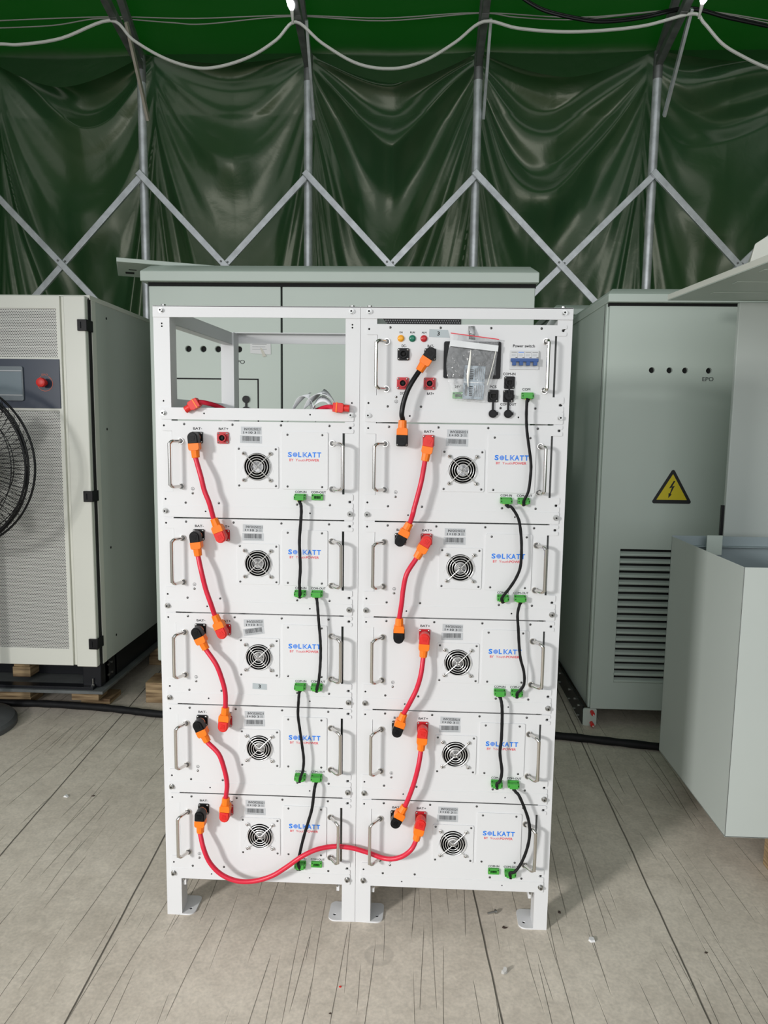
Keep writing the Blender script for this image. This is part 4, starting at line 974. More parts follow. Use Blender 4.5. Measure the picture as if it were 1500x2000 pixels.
mb.v = [(a, b+0.0025, c) for a, b, c in mb.v]; mb.build('print_marks', wrap)

# zip bag taped over the touch screen --------------------------------------
bag = thing('zip_bag', 'clear zip bag with a red closing strip taped over the touch screen', 'plastic bag', (0.513, 0, ZC))
def bagpt(u, v):      # u across, v down (0..1)
    TL = Vector((0.219, -0.022)); TR = Vector((0.335, -0.036)); BL = Vector((0.226, -0.180)); BR = Vector((0.306, -0.186))
    a = TL.lerp(TR, u); b = BL.lerp(BR, u); p = a.lerp(b, v)
    p.x += -0.012*math.sin(math.pi*v)**2*(1-u)+0.006*math.sin(math.pi*v)*u
    return p
def bag_film(y, seed, nm):
    n, k = 40, 60; vs = []; fs = []; rnd = np.random.RandomState(seed); ph = rnd.rand(12)*6.28
    for j in range(k):
        for i in range(n):
            u, v = i/(n-1), j/(k-1); p = bagpt(u, v); e = (math.sin(math.pi*u)*math.sin(math.pi*min(1, v*1.02)))**0.5 if 0 < u < 1 and 0 < v < 1 else 0
            w = 0.0016*math.sin(7*u+9*v+ph[0])+0.0013*math.sin(-13*u+6*v+ph[1])+0.0009*math.sin(23*u+17*v+ph[2])+0.0007*abs(math.sin(19*u-25*v+ph[3]))*2-0.002*math.exp(-((u-.42-0.06*v)/0.02)**2)*(v > .2)
            vs.append((p.x, y+(w-0.002)*e, p.y))
    for j in range(k-1):
        for i in range(n-1): a = j*n+i; fs.append((a, a+1, a+n+1, a+n))
    mb = MB(); mb.add(vs, fs, FILM); me = mb.mesh(nm, 60); link(nm, me, bag)
bag_film(-0.017, 3, 'front_film'); bag_film(-0.0100, 8, 'back_film')
mb = MB(); a = bagpt(0, 0); b = bagpt(1, 0)
mb.add([(a.x, -0.0185, a.y+0.0008), (b.x, -0.0185, b.y+0.0008), (b.x, -0.0185, b.y-0.0014), (a.x, -0.0185, a.y-0.0014)], [(0, 1, 2, 3)], LRED); mb.build('zip_strip', bag, label='red closing strip')
FROST = mat('frosted_writing_band', (0.70, 0.72, 0.73), 0.35)
mb = MB(); vs = []
for i in range(13):
    u = i/12
    for v in (0.10, 0.195): p = bagpt(u, v); vs.append((p.x, -0.0198-0.0006*math.sin(u*14), p.y))
mb.add(vs, [(2*i, 2*i+2, 2*i+3, 2*i+1) for i in range(12)], FROST); mb.build('writing_band', bag, label='frosted white band')
mb = MB(); TP = FILM; mb.add([(0.262, -0.0026, -0.004), (0.277, -0.0026, -0.003), (0.278, -0.0200, -0.038), (0.263, -0.0200, -0.036)], [(0, 1, 2, 3)], TP)
o = mb.build('tape', bag, label='strip of clear tape'); so = o.modifiers.new('t', 'SOLIDIFY'); so.thickness = 0.0003
GLINT = mat('painted_film_glint', (0.85, 0.84, 0.78), 0.2)  # pale colour paints the glints along the creases of the film
mb = MB(); mb.tube([(0.268, -0.0205, -0.062), (0.2665, -0.021, -0.085), (0.264, -0.022, -0.110), (0.2625, -0.021, -0.130), (0.264, -0.0205, -0.150)], 0.0028, GLINT, n=8, smooth=5, flat=0.3, rfun=lambda q: 0.25+0.9*math.sin(math.pi*q)); mb.build('painted_crease_glint', bag, label='bright glint painted along a film crease')
mb = MB(); mb.tube([(0.3285, -0.0195, -0.062), (0.322, -0.020, -0.095), (0.3135, -0.020, -0.130), (0.310, -0.0195, -0.145)], 0.0010, GLINT, n=6, smooth=4); mb.build('painted_crease_glint', bag, label='bright glint painted along the side crease')
sh = thing('printed_card', 'blue-grey printed card inside the zip bag', 'card', (0.513+0.2795, -0.0155, ZC-0.139), rot=(0, 0.04, 0))
CARD = mat('blue_grey_card', (0.36, 0.42, 0.47), 0.4)
mb = MB(); mb.box(-0.027, 0.024, 0, 0.0008, -0.040, 0.040, CARD); mb.box(-0.027, 0.024, -0.0004, 0, -0.0005, 0.001, PAPER); mb.build('card', sh)
mb = MB()
for zz in (0.004, -0.036):
    for k in range(5): mb.box(0.000+k*0.0045, 0.0018+k*0.0045, -0.0004, 0, zz+0.002, zz+0.030, GINK)
    mb.box(-0.022, -0.016, -0.0004, 0, zz+0.004, zz+0.029, GINK)
    for k in range(6): mb.box(-0.012, -0.004, -0.0004, 0, zz+0.004+k*0.0042, zz+0.0062+k*0.0042, INK)
mb.build('print', sh)

# ================================================================ CABINETS BEHIND
def roof_cap(mb, x0, x1, y0, y1, z0, z1, ch, m):
    # flat cap with a chamfered upper edge all round
    zc = z1-ch
    vs = [(x0, y0, z0), (x1, y0, z0), (x1, y1, z0), (x0, y1, z0), (x0, y0, zc), (x1, y0, zc), (x1, y1, zc), (x0, y1, zc),
          (x0+ch*.9, y0+ch*1.5, z1), (x1-ch*.9, y0+ch*1.5, z1), (x1-ch*.9, y1-ch, z1), (x0+ch*.9, y1-ch, z1)]
    fs = [(3, 2, 1, 0), (8, 9, 10, 11)]
    for i in range(4): j = (i+1) % 4; fs += [(i, j, j+4, i+4), (i+4, j+4, j+8, i+8)]
    mb.add(vs, fs, m)
def plate(mb, x0, x1, z0, z1, y, th, m, holes=()):
    mb.prism([(x0, z0), (x1, z0), (x1, z1), (x0, z1)], y-th, y, m, holes=holes)
# --- big double-door cabinet behind the racks
t = thing('battery_cabinet', 'big grey-green double-door cabinet seen through and above the racks', 'cabinet', (0.30, 1.5, 0))
def T(mb, x, y, z=0): mb.v = [(a-x, b-y, c-z) for a, b, c in mb.v]; return mb
X0, X1 = -0.568, 1.172
mb = MB(); mb.box(X0, X1, 1.52, 2.55, 0.19, 1.965, CABG); T(mb, 0.30, 1.5).build('body', t, 0.004)
dholes = [circ(x, 1.668, 0.0135, 20) for x in (-0.388, -0.319, -0.251, -0.155)]
mb = MB(); plate(mb, X0+0.004, 0.036, 0.20, 1.945, 1.518, 0.018, CABG, dholes)
for h in dholes: mb.add([(x, 1.516, z) for x, z in h], [tuple(range(20))], DARK)
d1 = T(mb, 0.30, 1.5).build('door', t, 0.003)
mb = MB(); plate(mb, 0.044, X1-0.004, 0.20, 1.945, 1.518, 0.018, CABG); d2 = T(mb, 0.30, 1.5).build('door', t, 0.003)
mb = MB(); mb.box(0.036, 0.044, 1.512, 1.5195, 0.2, 1.945, DARK); mb.box(X0, X1, 1.505, 1.52, 1.945, 1.962, DARK); T(mb, 0.30, 1.5).build('door_gap', t)
mb = MB(); mb.text('EPO', -0.155, 1.612, 0.052, 0.017, INK, 1.4985, 0.0)
mb.v = [(a-0.30, b-1.5, c) for a, b, c in mb.v]; mb.build('lettering', d1)
mb = MB(); fr = [(-0.52, 1.10), (-0.066, 1.10), (-0.066, 1.5375), (-0.52, 1.5375)]; inn = [(-0.514, 1.106), (-0.072, 1.106), (-0.072, 1.5315), (-0.514, 1.5315)]
mb.prism(fr, 1.4985, 1.4995, DARK, holes=[inn]); mb.box(-0.457, -0.449, 1.4975, 1.4995, 1.445, 1.475, DARK)
T(mb, 0.30, 1.5).build('service_hatch', d1, label='hatch outline with dark hinge slot')
mb = MB(); mb.cyl((-0.124, 1.499, 1.444), (-0.124, 1.490, 1.444), 0.0165, BLACK, n=20); mb.box(-0.128, -0.120, 1.492, 1.499, 1.405, 1.43, BLACK); mb.cyl((-0.124, 1.499, 1.393), (-0.124, 1.488, 1.393), 0.0185, BLACK, n=20)
T(mb, 0.30, 1.5).build('lock', d1)
mb = MB(); roof_cap(mb, -0.592, 1.18, 1.47, 2.60, 1.962, 2.040, 0.035, CABG); T(mb, 0.30, 1.5).build('roof_cap', t, 0.003)
for x in (-0.53, 1.10):
    mb = MB(); mb.box(x-0.04, x+0.04, 1.56, 2.50, 0.105, 0.19, BASEBLK); T(mb, 0.30, 1.5).build('base_rail', t, 0.003)
mb = MB(); mb.box(0.47, 0.845, 1.494, 1.499, 1.70, 1.812, BLACK)
for k in range(34):
    for j in range(3): mb.add([(x, 1.4935, z) for x, z in circ(0.49+k*0.0104+(j % 2)*0.005, 1.800-j*0.009, 0.0032, 6)], [tuple(range(6))], SCREWD)
T(mb, 0.30, 1.5).build('vent_grille', t, label='black perforated vent')
tag(None or (lambda o: o)(T((lambda m: (m.prism([(-0.1035, 1.650), (-0.0085, 1.646), (-0.0105, 1.712), (-0.1035, 1.714)], 1.4972, 1.4984, PAPER), m)[1])(MB()), -0.056, 1.49, 1.69).build('paper_slip')), 'small printed white paper slip taped to the big cabinet, left of its door gap', 'paper').location = (-0.056, 1.49, 1.69)
ps = bpy.data.objects['paper_slip']
mb = MB()
for k in range(5): mb.box(-0.038, 0.028-0.006*(k % 2), 0.0068, 0.0070, 0.022-k*0.011, 0.0235-k*0.011, GINK)
mb.build('print', ps)
mb = MB(); mb.prism([(-0.062, 0.036), (0.062, 0.038), (0.062, 0.052), (-0.062, 0.050)], 0.0066, 0.0070, TAPE); mb.prism([(-0.002, -0.014), (0.009, -0.019), (0.026, -0.052), (0.010, -0.055)], 0.0060, 0.0066, TAPE); mb.build('tape', ps, label='strips of masking tape')
# --- loose lid on its roof
t = thing('loose_lid', 'loose grey metal lid lying crooked on the left end of the big cabinet roof', 'lid', (-0.689, 1.452, 2.041), rot=(0, 0, math.radians(21.5)))
mb = MB(); mb.box(0.0, 0.62, 0, 0.33, 0.0, 0.018, CABG); mb.build('plate', t, 0.002)
mb = MB(); mb.box(0.035, 0.075, 0.215, 0.255, -0.0012, 0.0002, DARK); mb.box(0.05, 0.085, 0.15, 0.165, -0.0012, 0.0002, DARK); mb.build('slot', t)

# --- louvred cabinet on the right
t = thing('louvred_cabinet', 'grey-green cabinet with louvres and a yellow high-voltage triangle', 'cabinet', (1.46, 1.35, 0))
R = (1.46, 1.35)
A0, A1 = 1.452, 2.42
def RB(mb): return T(mb, *R)
mb = MB(); mb.box(A0, A1, 1.37, 2.75, 0.078, 1.862, CABG); RB(mb).build('body', t, 0.004)
hol = [circ(x, 1.581, 0.0125, 20) for x in (1.648, 1.722, 1.787, 1.886)]
lou = [(1.556, 0.206), (1.800, 0.206), (1.800, 0.811), (1.556, 0.811)]
mb = MB(); mb.prism([(A0+0.008, 0.082), (2.0, 0.082), (2.0, 1.845), (A0+0.008, 1.845)], 1.350, 1.368, CABG, holes=hol+[lou])
for h in hol: mb.add([(x, 1.365, z) for x, z in h], [tuple(range(20))], DARK)
mb.box(1.54, 1.82, 1.3672, 1.3697, 0.19, 0.83, DARK)
dr = RB(mb).build('door', t)
mb = MB()
n = 19; ph = (0.811-0.206)/n
for k in range(n):
    z = 0.206+k*ph
    prof = [(0.0, 0.0005), (0.0165, 0.72*ph), (0.0165, 0.60*ph), (0.002, -0.0)]
    vs = []
    for x in (1.557, 1.799): vs += [(x, 1.3665, z+ph*0.60), (x, 1.3500, z+ph*0.34), (x, 1.3480, z+ph*0.20), (x, 1.3505, z+ph*0.02), (x, 1.3550, z+ph*0.12), (x, 1.3665, z+ph*0.42)]
    mb.add(vs, [(0, 6, 7, 1), (1, 7, 8, 2), (2, 8, 9, 3), (3, 9, 10, 4), (4, 10, 11, 5), (5, 11, 6, 0), (0, 1, 2, 3, 4, 5), (11, 10, 9, 8, 7, 6)], CABG)
RB(mb).build('louvres', dr)
mb = MB(); mb.text('EPO', 1.8835, 1.546, 0.046, 0.017, INK, 1.3485, 0.0); RB(mb).build('lettering', dr)
mb = MB(); cx = 1.7630; z0 = 1.014; s = 0.170; hh = 0.152
def tri(c, zb, w, h, r):
    pts = []
    V = [Vector((c-w/2, zb)), Vector((c+w/2, zb)), Vector((c, zb+h))]
    for i in range(3):
        p, q, rr = V[i-1], V[i], V[(i+1) % 3]; a = (p-q).normalized(); b = (rr-q).normalized(); bis = (a+b).normalized()
        half = math.acos(max(-1, min(1, a.dot(b))))/2; cc = q+bis*(r/math.sin(half)); 
        pa = q+a*(r/math.tan(half)); pb = q+b*(r/math.tan(half)); 
        for k in range(5):
            v = (pa-cc).lerp(pb-cc, k/4).normalized()*r; pts.append(tuple(cc+v))
    return pts
mb.prism(tri(cx, z0, 0.176, 0.154, 0.008), 1.3488, 1.3497, INK); mb.prism(tri(cx, z0+0.016, 0.130, 0.112, 0.001), 1.3483, 1.3488, YELSIGN)
bolt = [(0.004, 0.094), (-0.012, 0.058), (0.001, 0.066), (-0.006, 0.041), (-0.013, 0.043), (-0.014, 0.022), (0.000, 0.036), (-0.003, 0.040), (0.011, 0.076), (0.0, 0.070), (0.010, 0.094)]
bolt = [(0.006, 0.098), (-0.012, 0.066), (0.000, 0.070), (-0.0075, 0.044), (-0.0125, 0.046), (-0.013, 0.024), (0.001, 0.040), (-0.004, 0.042), (0.012, 0.078), (0.0005, 0.074), (0.013, 0.098)]
mb.prism([(cx-0.002+a, z0+b) for a, b in bolt], 1.3479, 1.3483, INK)
RB(mb).build('warning_triangle', dr, label='yellow triangle with a black lightning bolt')
mb = MB(); mb.box(A0+0.004, A1, 1.355, 1.372, 1.845, 1.864, DARK); RB(mb).build('door_gap', t)
mb = MB(); roof_cap(mb, A0-0.006, A1+0.02, 1.325, 2.80, 1.858, 1.918, 0.028, CABG); RB(mb).build('roof_cap', t, 0.003)
mb = MB(); mb.box(A0-0.0015, A0, 1.395, 1.400, 0.08, 1.86, SCREWD); RB(mb).build('side_seam', t)
mb = MB(); mb.box(1.428, 1.436, 1.36, 2.70, 0.002, 0.090, BASEBLK); mb.box(1.428, 1.47, 1.36, 2.70, 0.0, 0.003, CABG)
fr = RB(mb).build('base_rail', t, 0.001, label='black side rail with bright bolts')
for y in (1.42, 1.50, 1.62, 1.85, 2.1):
    for z in (0.022, 0.068):
        mb = MB(); mb.cyl((1.428, y, z), (1.419, y, z), 0.006, ZINC, n=10); RB(mb).build('bolt', fr)
mb = MB(); mb.prism(rrect(1.430, 0.0, 1.490, 0.080, 0.008), 1.352, 1.362, CABG); ft = RB(mb).build('corner_foot', t, 0.001)
for z in (0.014, 0.066):
    mb = MB(); mb.cyl((1.468, 1.352, z), (1.468, 1.328, z-0.002), 0.0085, REDP, n=14); mb.cyl((1.468, 1.328, z-0.002), (1.468, 1.320, z-0.002), 0.006, REDP, n=12); mb.cyl((1.468, 1.320, z-0.002), (1.468, 1.316, z-0.002), 0.0032, PAPER, n=10)
    RB(mb).build('red_cap', ft, label='red plastic bolt cap')
mb = MB(); mb.box(1.6, 2.4, 1.9, 2.6, 0.0, 0.078, BASEBLK); RB(mb).build('base_box', t, 0.003)

# --- cabinet further back, only its roof corner shows
t = thing('rear_cabinet', 'grey cabinet further back, its roof corner just above the right rack', 'cabinet', (1.9, 2.95, 0))
mb = MB(); mb.box(1.51, 2.45, 2.90, 3.60, 0.0, 2.04, CABG); T(mb, 1.9, 2.95).build('body', t, 0.004)
mb = MB(); roof_cap(mb, 1.50, 2.48, 2.86, 3.65, 2.04, 2.105, 0.03, CABG); T(mb, 1.9, 2.95).build('roof_cap', t, 0.003)

# --- perforated-door cabinet on the left
t = thing('inverter_cabinet', 'pale cabinet with perforated door and navy control strip, standing on pallets at left', 'cabinet', (-1.2, 1.3, 0.115))
Lc = (-1.2, 1.3, 0.115); LX0 = -1.75
def LB(mb): return T(mb, *Lc)
mb = MB(); mb.box(LX0, -0.764, 1.345, 2.62, 0.228, 1.868, CABS); LB(mb).build('body', t, 0.004)
mb = MB(); mb.box(LX0-.02, -0.760, 1.33, 2.64, 1.855, 1.874, CABW); LB(mb).build('top_panel', t, 0.002)
wins = [[(LX0+0.06, 1.607), (-0.897, 1.607), (-0.897, 1.812), (LX0+0.06, 1.812)], [(LX0+0.06, 0.309), (-0.897, 0.309), (-0.897, 1.378), (LX0+0.06, 1.378)]]
mb = MB(); mb.prism([(LX0, 0.232), (-0.880, 0.232), (-0.880, 1.866), (LX0, 1.866)], 1.30, 1.322, CABW, holes=wins); dr = LB(mb).build('door', t, 0.002)
mb = MB(); mb.add([(LX0+0.05, 1.304, 0.30), (-0.89, 1.304, 0.30), (-0.89, 1.304, 1.39), (LX0+0.05, 1.304, 1.39)], [(0, 1, 2, 3)], PERF)
LB(mb).build('perforated_panel', dr, label='tall perforated metal sheet')
mb = MB(); mb.add([(LX0+0.05, 1.304, 1.60), (-0.89, 1.304, 1.60), (-0.89, 1.304, 1.82), (LX0+0.05, 1.304, 1.82)], [(0, 1, 2, 3)], PERF)
LB(mb).build('perforated_panel', dr, label='short upper perforated metal sheet')
mb = MB(); mb.box(LX0+0.03, -0.885, 1.3235, 1.326, 0.26, 1.84, BLACK); LB(mb).build('dark_backing', dr, label='dark backing behind the holes')  # black sheet added behind the holes to fill them with dark colour
mb = MB(); mb.prism([(LX0+0.05, 1.388), (-0.889, 1.388), (-0.889, 1.598), (LX0+0.05, 1.598)], 1.296, 1.303, NAVY); st = LB(mb).build('control_strip', dr, 0.001)
mb = MB(); mb.prism(rrect(-1.27, 1.419, -1.048, 1.566, 0.008), 1.288, 1.296, HMIG); mb.prism([(-1.25, 1.447), (-1.053, 1.447), (-1.053, 1.5425), (-1.25, 1.5425)], 1.287, 1.288, HMIS)
mb.box(-1.265, -1.052, 1.2865, 1.288, 1.441, 1.445, STICK); mb.box(-1.265, -1.052, 1.2865, 1.288, 1.545, 1.549, STICK); LB(mb).build('operator_screen', st, 0.0008)
mb = MB(); mb.cyl((-0.9545, 1.296, 1.497), (-0.9545, 1.270, 1.497), 0.012, REDP, n=20); mb.cyl((-0.9545, 1.270, 1.497), (-0.9545, 1.255, 1.497), 0.0205, REDP, 0.019, n=26); mb.dome((-0.9545, 1.255, 1.497), 0.019, 0.003, REDP, n=26)
LB(mb).build('emergency_button', st, label='red mushroom button')
ORN = mat('orange_print', (0.62, 0.15, 0.09), 0.6)
mb = MB(); o = circ(-0.9545, 1.495, 0.0345, 36); i = circ(-0.9545, 1.495, 0.0325, 36)
arc = [p for p in [( -0.9545+0.0345*math.cos(a), 1.495+0.0345*math.sin(a)) for a in [math.radians(120+300*k/30) for k in range(31)]]]; arci = [(-0.9545+0.0322*math.cos(a), 1.495+0.0322*math.sin(a)) for a in [math.radians(120+300*k/30) for k in range(31)]]
mb.prism(arc+arci[::-1], 1.2952, 1.2958, ORN); mb.text('EPO', -0.9545, 1.531, 0.027, 0.0095, ORN, 1.2955, 0.0); LB(mb).build('button_marking', st, label='orange ring and EPO lettering')
mb = MB(); mb.prism([(-0.862, 0.229), (-0.768, 0.229), (-0.768, 1.866), (-0.862, 1.866)], 1.296, 1.325, CABW); mb.prism([(-0.880, 0.231), (-0.862, 0.231), (-0.862, 1.866), (-0.880, 1.866)], 1.310, 1.318, CABW)
LB(mb).build('corner_column', t, 0.004)
mb = MB(); mb.box(-0.7645, -0.7615, 1.346, 1.385, 0.23, 1.866, CABW); LB(mb).build('side_edge_strip', t)
mb = MB(); mb.box(-0.768, -0.764, 1.327, 1.345, 0.23, 1.86, DARK); LB(mb).build('door_gap', t)
for z in (1.742, 1.006, 0.338):
    mb = MB(); mb.box(-0.800, -0.762, 1.286, 1.297, z-0.024, z+0.024, BLACK); mb.box(-0.766, -0.758, 1.286, 1.350, z-0.024, z+0.024, BLACK); mb.box(-0.786, -0.782, 1.283, 1.287, z-0.014, z+0.014, BASEBLK)
    LB(mb).build('hinge', t, 0.002)
for y, z in ((1.50, 1.80), (2.3, 1.80), (1.47, 1.30), (2.3, 1.30), (1.47, 0.75), (1.50, 0.32)):
    mb = MB(); mb.cyl((-0.764, y, z), (-0.7628, y, z), 0.006, DARK, n=10); LB(mb).build('side_rivet', t)
mb = MB(); mb.box(-0.785, -0.775, 1.39, 2.60, 0.118, 0.228, BASEBLK); mb.box(LX0, -0.775, 1.50, 1.52, 0.118, 0.228, BASEBLK); br = LB(mb).build('base_rail', t, 0.002)
mb = MB(); mb.box(-0.86, -0.775, 1.345, 1.43, 0.118, 0.228, BASEBLK); LB(mb).build('corner_foot', t, 0.003)
for y in (1.42, 1.46, 2.3):
    for z in (0.15, 0.20): mb = MB(); mb.cyl((-0.775, y, z), (-0.770, y, z), 0.006, ZINC, n=10); LB(mb).build('bolt', br)
pl = MB(); pl.box(-1.85, -0.750, 1.30, 2.60, 0.099, 0.113, STEELP); o = pl.build('steel_sheet', bevel=0.001); tag(o, 'grey steel sheet between the perforated-door cabinet and its wooden blocks', 'metal sheet')
ch = MB(); ch.box(-1.85, -0.800, 1.315, 1.36, 0.1132, 0.126, BASEBLK); o = ch.build('steel_strip', bevel=0.001); tag(o, 'black flat strip lying along the front edge of the steel sheet', 'metal strip')
mb = MB(); mb.cyl((-0.810, 1.335, 0.126), (-0.810, 1.335, 0.160), 0.003, ZINC, n=8); mb.cyl((-0.810, 1.335, 0.126), (-0.810, 1.335, 0.133), 0.008, ZINC, n=6); o = mb.build('anchor_bolt'); tag(o, 'upright zinc bolt at the front corner of the steel strip', 'bolt')
# wooden blocks
def block(x0, x1, y0, y1, z0, z1, lab, n=2, g='wooden blocks under the cabinets'):
    mb = MB(); h = (z1-z0)/n
    for k in range(n):
        e = 0.004*(k % 2); mb.box(x0+e, x1-e, y0+e, y1, z0+k*h, z0+(k+1)*h-0.0006, WOOD)
    o = mb.build('wooden_block', bevel=0.002); tag(o, lab, 'wooden block', g)
block(-1.305, -1.145, 1.405, 1.52, 0.0, 0.098, 'stacked wooden block under the steel sheet at the left edge, on the floor', 3)
block(-0.945, -0.815, 1.40, 1.50, 0.028, 0.098, 'wooden block under the corner of the steel sheet, on a thinner board', 2)
block(-0.915, -0.775, 1.43, 1.56, 0.0, 0.027, 'thin wooden board on the floor below the corner block', 1)
block(-1.235, -1.150, 1.42, 1.60, 0.127, 0.226, 'wooden block between the steel sheet and the perforated-door cabinet', 2)
block(-0.80, -0.70, 2.0, 2.1, 0.0, 0.098, 'shadowed wooden block deep under the right side of the steel sheet', 2)
block(-0.615, -0.40, 1.465, 1.60, 0.0, 0.100, 'dark wooden block beside the foot of the left rack, under the big cabinet', 1)
block(1.0, 1.2, 1.50, 1.62, 0.0, 0.100, 'wooden block under the right end of the big cabinet', 1)

# --- pedestal fan at the left edge
FX, FY, FZ, FR = -1.238, 1.02, 1.152, 0.345
t = thing('pedestal_fan', 'large black industrial fan cut off by the left edge', 'fan', (FX, 1.12, 0))
def FB(mb): return T(mb, FX, 1.12)
mb = MB()
for rr, yy in ((1.0, 0.0), (0.985, -0.012), (1.0, 0.05)): mb.tube([(FX+FR*rr*math.cos(a), FY+yy, FZ+FR*rr*math.sin(a)) for a in [2*math.pi*i/72 for i in range(72)]], 0.0048, BLACK, n=8, closed=True)
FB(mb).build('rim', t)
mb = MB()
for i in range(120):
    a = 2*math.pi*i/120; P = []
    for r in (0.10, 0.18, 0.26, 0.32, FR):
        q = r/FR; P.append((FX+r*math.cos(a+0.25*(1-q)), FY-0.085*math.sqrt(max(0, 1-q*q))-0.003, FZ+r*math.sin(a+0.25*(1-q))))
    mb.tube(P, 0.00125, BLACK, n=5, smooth=3)
for r in (0.10, 0.16, 0.21, 0.255, 0.30):
    q = r/FR; mb.tube([(FX+r*math.cos(b), FY-0.085*math.sqrt(1-q*q)-0.003, FZ+r*math.sin(b)) for b in [2*math.pi*i/64 for i in range(64)]], 0.0018, BLACK, n=6, closed=True)
FB(mb).build('front_guard', t)
mb = MB()
for i in range(60):
    a = 2*math.pi*i/60; P = []
    for r in (0.07, 0.2, 0.3, FR): q = r/FR; P.append((FX+r*math.cos(a-0.2*(1-q)), FY+0.09*math.sqrt(max(0, 1-q*q))+0.03, FZ+r*math.sin(a-0.2*(1-q))))
    mb.tube(P, 0.00125, BLACK, n=5, smooth=3)
for r in (0.16, 0.23, 0.30): q = r/FR; mb.tube([(FX+r*math.cos(b), FY+0.09*math.sqrt(1-q*q)+0.03, FZ+r*math.sin(b)) for b in [2*math.pi*i/64 for i in range(64)]], 0.0018, BLACK, n=6, closed=True)
FB(mb).build('rear_guard', t)
mb = MB()
for k in range(3):
    a = 2*math.pi*k/3+0.9; vs = []
    for r, w in ((0.05, 0.03), (0.12, 0.075), (0.20, 0.085), (0.27, 0.06)):
        for s in (-1, 1): b = a+s*w/r*0.5; vs.append((FX+r*math.cos(b), FY+s*0.02, FZ+r*math.sin(b)))
    mb.add(vs, [(2*i, 2*i+1, 2*i+3, 2*i+2) for i in range(3)], STEELP)
mb.cyl((FX, FY-0.03, FZ), (FX, FY+0.03, FZ), 0.05, BLACK, n=24); FB(mb).build('blades', t)
mb = MB(); mb.cyl((FX, FY+0.03, FZ), (FX, FY+0.20, FZ), 0.075, BLACK, n=24); FB(mb).build('motor', t, 0.004)
mb = MB(); mb.cyl((FX, FY+0.14, 0.05), (FX, FY+0.14, FZ), 0.020, BLACK, n=18); FB(mb).build('pole', t)
mb = MB(); BG_ = mat('dark_grey_fan_base', (0.09, 0.095, 0.10), 0.55, noise=(20, 0.15)); BX, BY, BR = -1.315, 1.115, 0.235
prof = [(0, 0.062), (0.10, 0.058), (0.19, 0.046), (0.225, 0.034), (0.235, 0.020), (0.235, 0.0)]
vs = []; n = 56
for r, z in prof[1:]:
    for i in range(n): b = 2*math.pi*i/n; vs.append((BX+r*math.cos(b), BY+r*math.sin(b), z))
vs.append((BX, BY, 0.062)); fs = []
for k in range(len(prof)-2):
    for i in range(n): fs.append((k*n+i, k*n+(i+1) % n, (k+1)*n+(i+1) % n, (k+1)*n+i))
for i in range(n): fs.append((i, (i+1) % n, len(vs)-1))
mb.add(vs, fs, BG_); FB(mb).build('base', t)

# --- open box, overhanging roof and grey panel at the right edge
N = (1.595, 0.26, 0.13)
t = thing('sheet_metal_box', 'open-topped grey sheet metal box on a pallet at the right edge', 'box', (N[0], N[1], N[2]))
bx0, bx1, by0, by1, bz0, bz1 = 1.592, 2.45, 0.26, 0.84, 0.13, 0.945
mb = MB(); mb.box(bx0, bx0+0.0025, by0, by1, bz0, bz1, CABR); T(mb, *N).build('side_wall', t, 0.0008)
mb = MB(); mb.box(bx0, bx1, by0, by0+0.0025, bz0, bz1, CABR); T(mb, *N).build('front_wall', t, 0.0008)
mb = MB(); mb.box(bx0, bx1, by1-0.0025, by1, bz0, bz1+0.004, BLUEGL); mb.box(bx0+0.003, bx1, by1-0.03, by1-0.0025, bz1-0.032, bz1-0.030, BLUEGL); mb.box(2.06, 2.066, by1-0.02, by1-0.0025, bz0, bz1-0.03, BLUEGL)
T(mb, *N).build('back_wall', t, label='inner face of the back wall, its shade painted in blue-grey')
mb = MB(); mb.box(bx1-0.0025, bx1, by0, by1, bz0, bz1, CABR); T(mb, *N).build('side_wall', t)
mb = MB(); mb.box(bx0, bx1, by0, by1, bz0, bz0+0.0025, CABR); T(mb, *N).build('floor_panel', t)
t = thing('wooden_pallet', 'pale wooden pallet whose corner shows under the grey box, bottom right', 'pallet', (1.9, 0.5, 0))
mb = MB()
for k in range(5): mb.box(1.75+k*0.15, 1.75+k*0.15+0.12, -0.35, 0.93, 0.108, 0.128, WOOD)
T(mb, 1.9, 0.5).build('top_boards', t, 0.002)
for y in (-0.35, 0.25, 0.84):
    mb = MB(); mb.box(1.75, 2.47, y, y+0.09, 0.0, 0.107, WOOD); T(mb, 1.9, 0.5).build('runner', t, 0.002)
t = thing('tall_grey_enclosure', 'tall grey panel enclosure behind the open box at the right edge', 'cabinet', (1.83, 0.95, 0))
mb = MB(); mb.box(1.823, 2.5, 0.95, 0.97, 0.002, 1.795, CABR); T(mb, 1.83, 0.95).build('panel', t, 0.003)
mb = MB(); mb.box(1.813, 1.8225, 0.958, 0.97, 0.90, 1.05, BLACK); T(mb, 1.83, 0.95).build('gasket', t, label='black rubber gasket')
mb = MB(); mb.box(1.700, 1.754, 0.795, 0.80, 0.888, 0.958, CABG); T(mb, 1.83, 0.95).build('hanging_flange', t)
t = thing('overhanging_roof', 'overhanging grey roof plate jutting in from the right edge', 'roof', (1.85, 0.7, 1.80))
mb = MB(); P = [(1.565, 0.955), (1.632, 0.336), (1.70, -0.20), (2.5, -0.20), (2.5, 0.955)]
mb.prism(P, 1.800, 1.8025, CABG, xf=lambda x, y, z: (x, z, y))
T(mb, 1.85, 0.7, 1.80).build('soffit', t, 0.0005)
mb = MB(); Q = [(1.565, 0.955), (1.632, 0.336), (1.70, -0.20), (1.712, -0.20), (1.644, 0.336), (1.577, 0.955)]
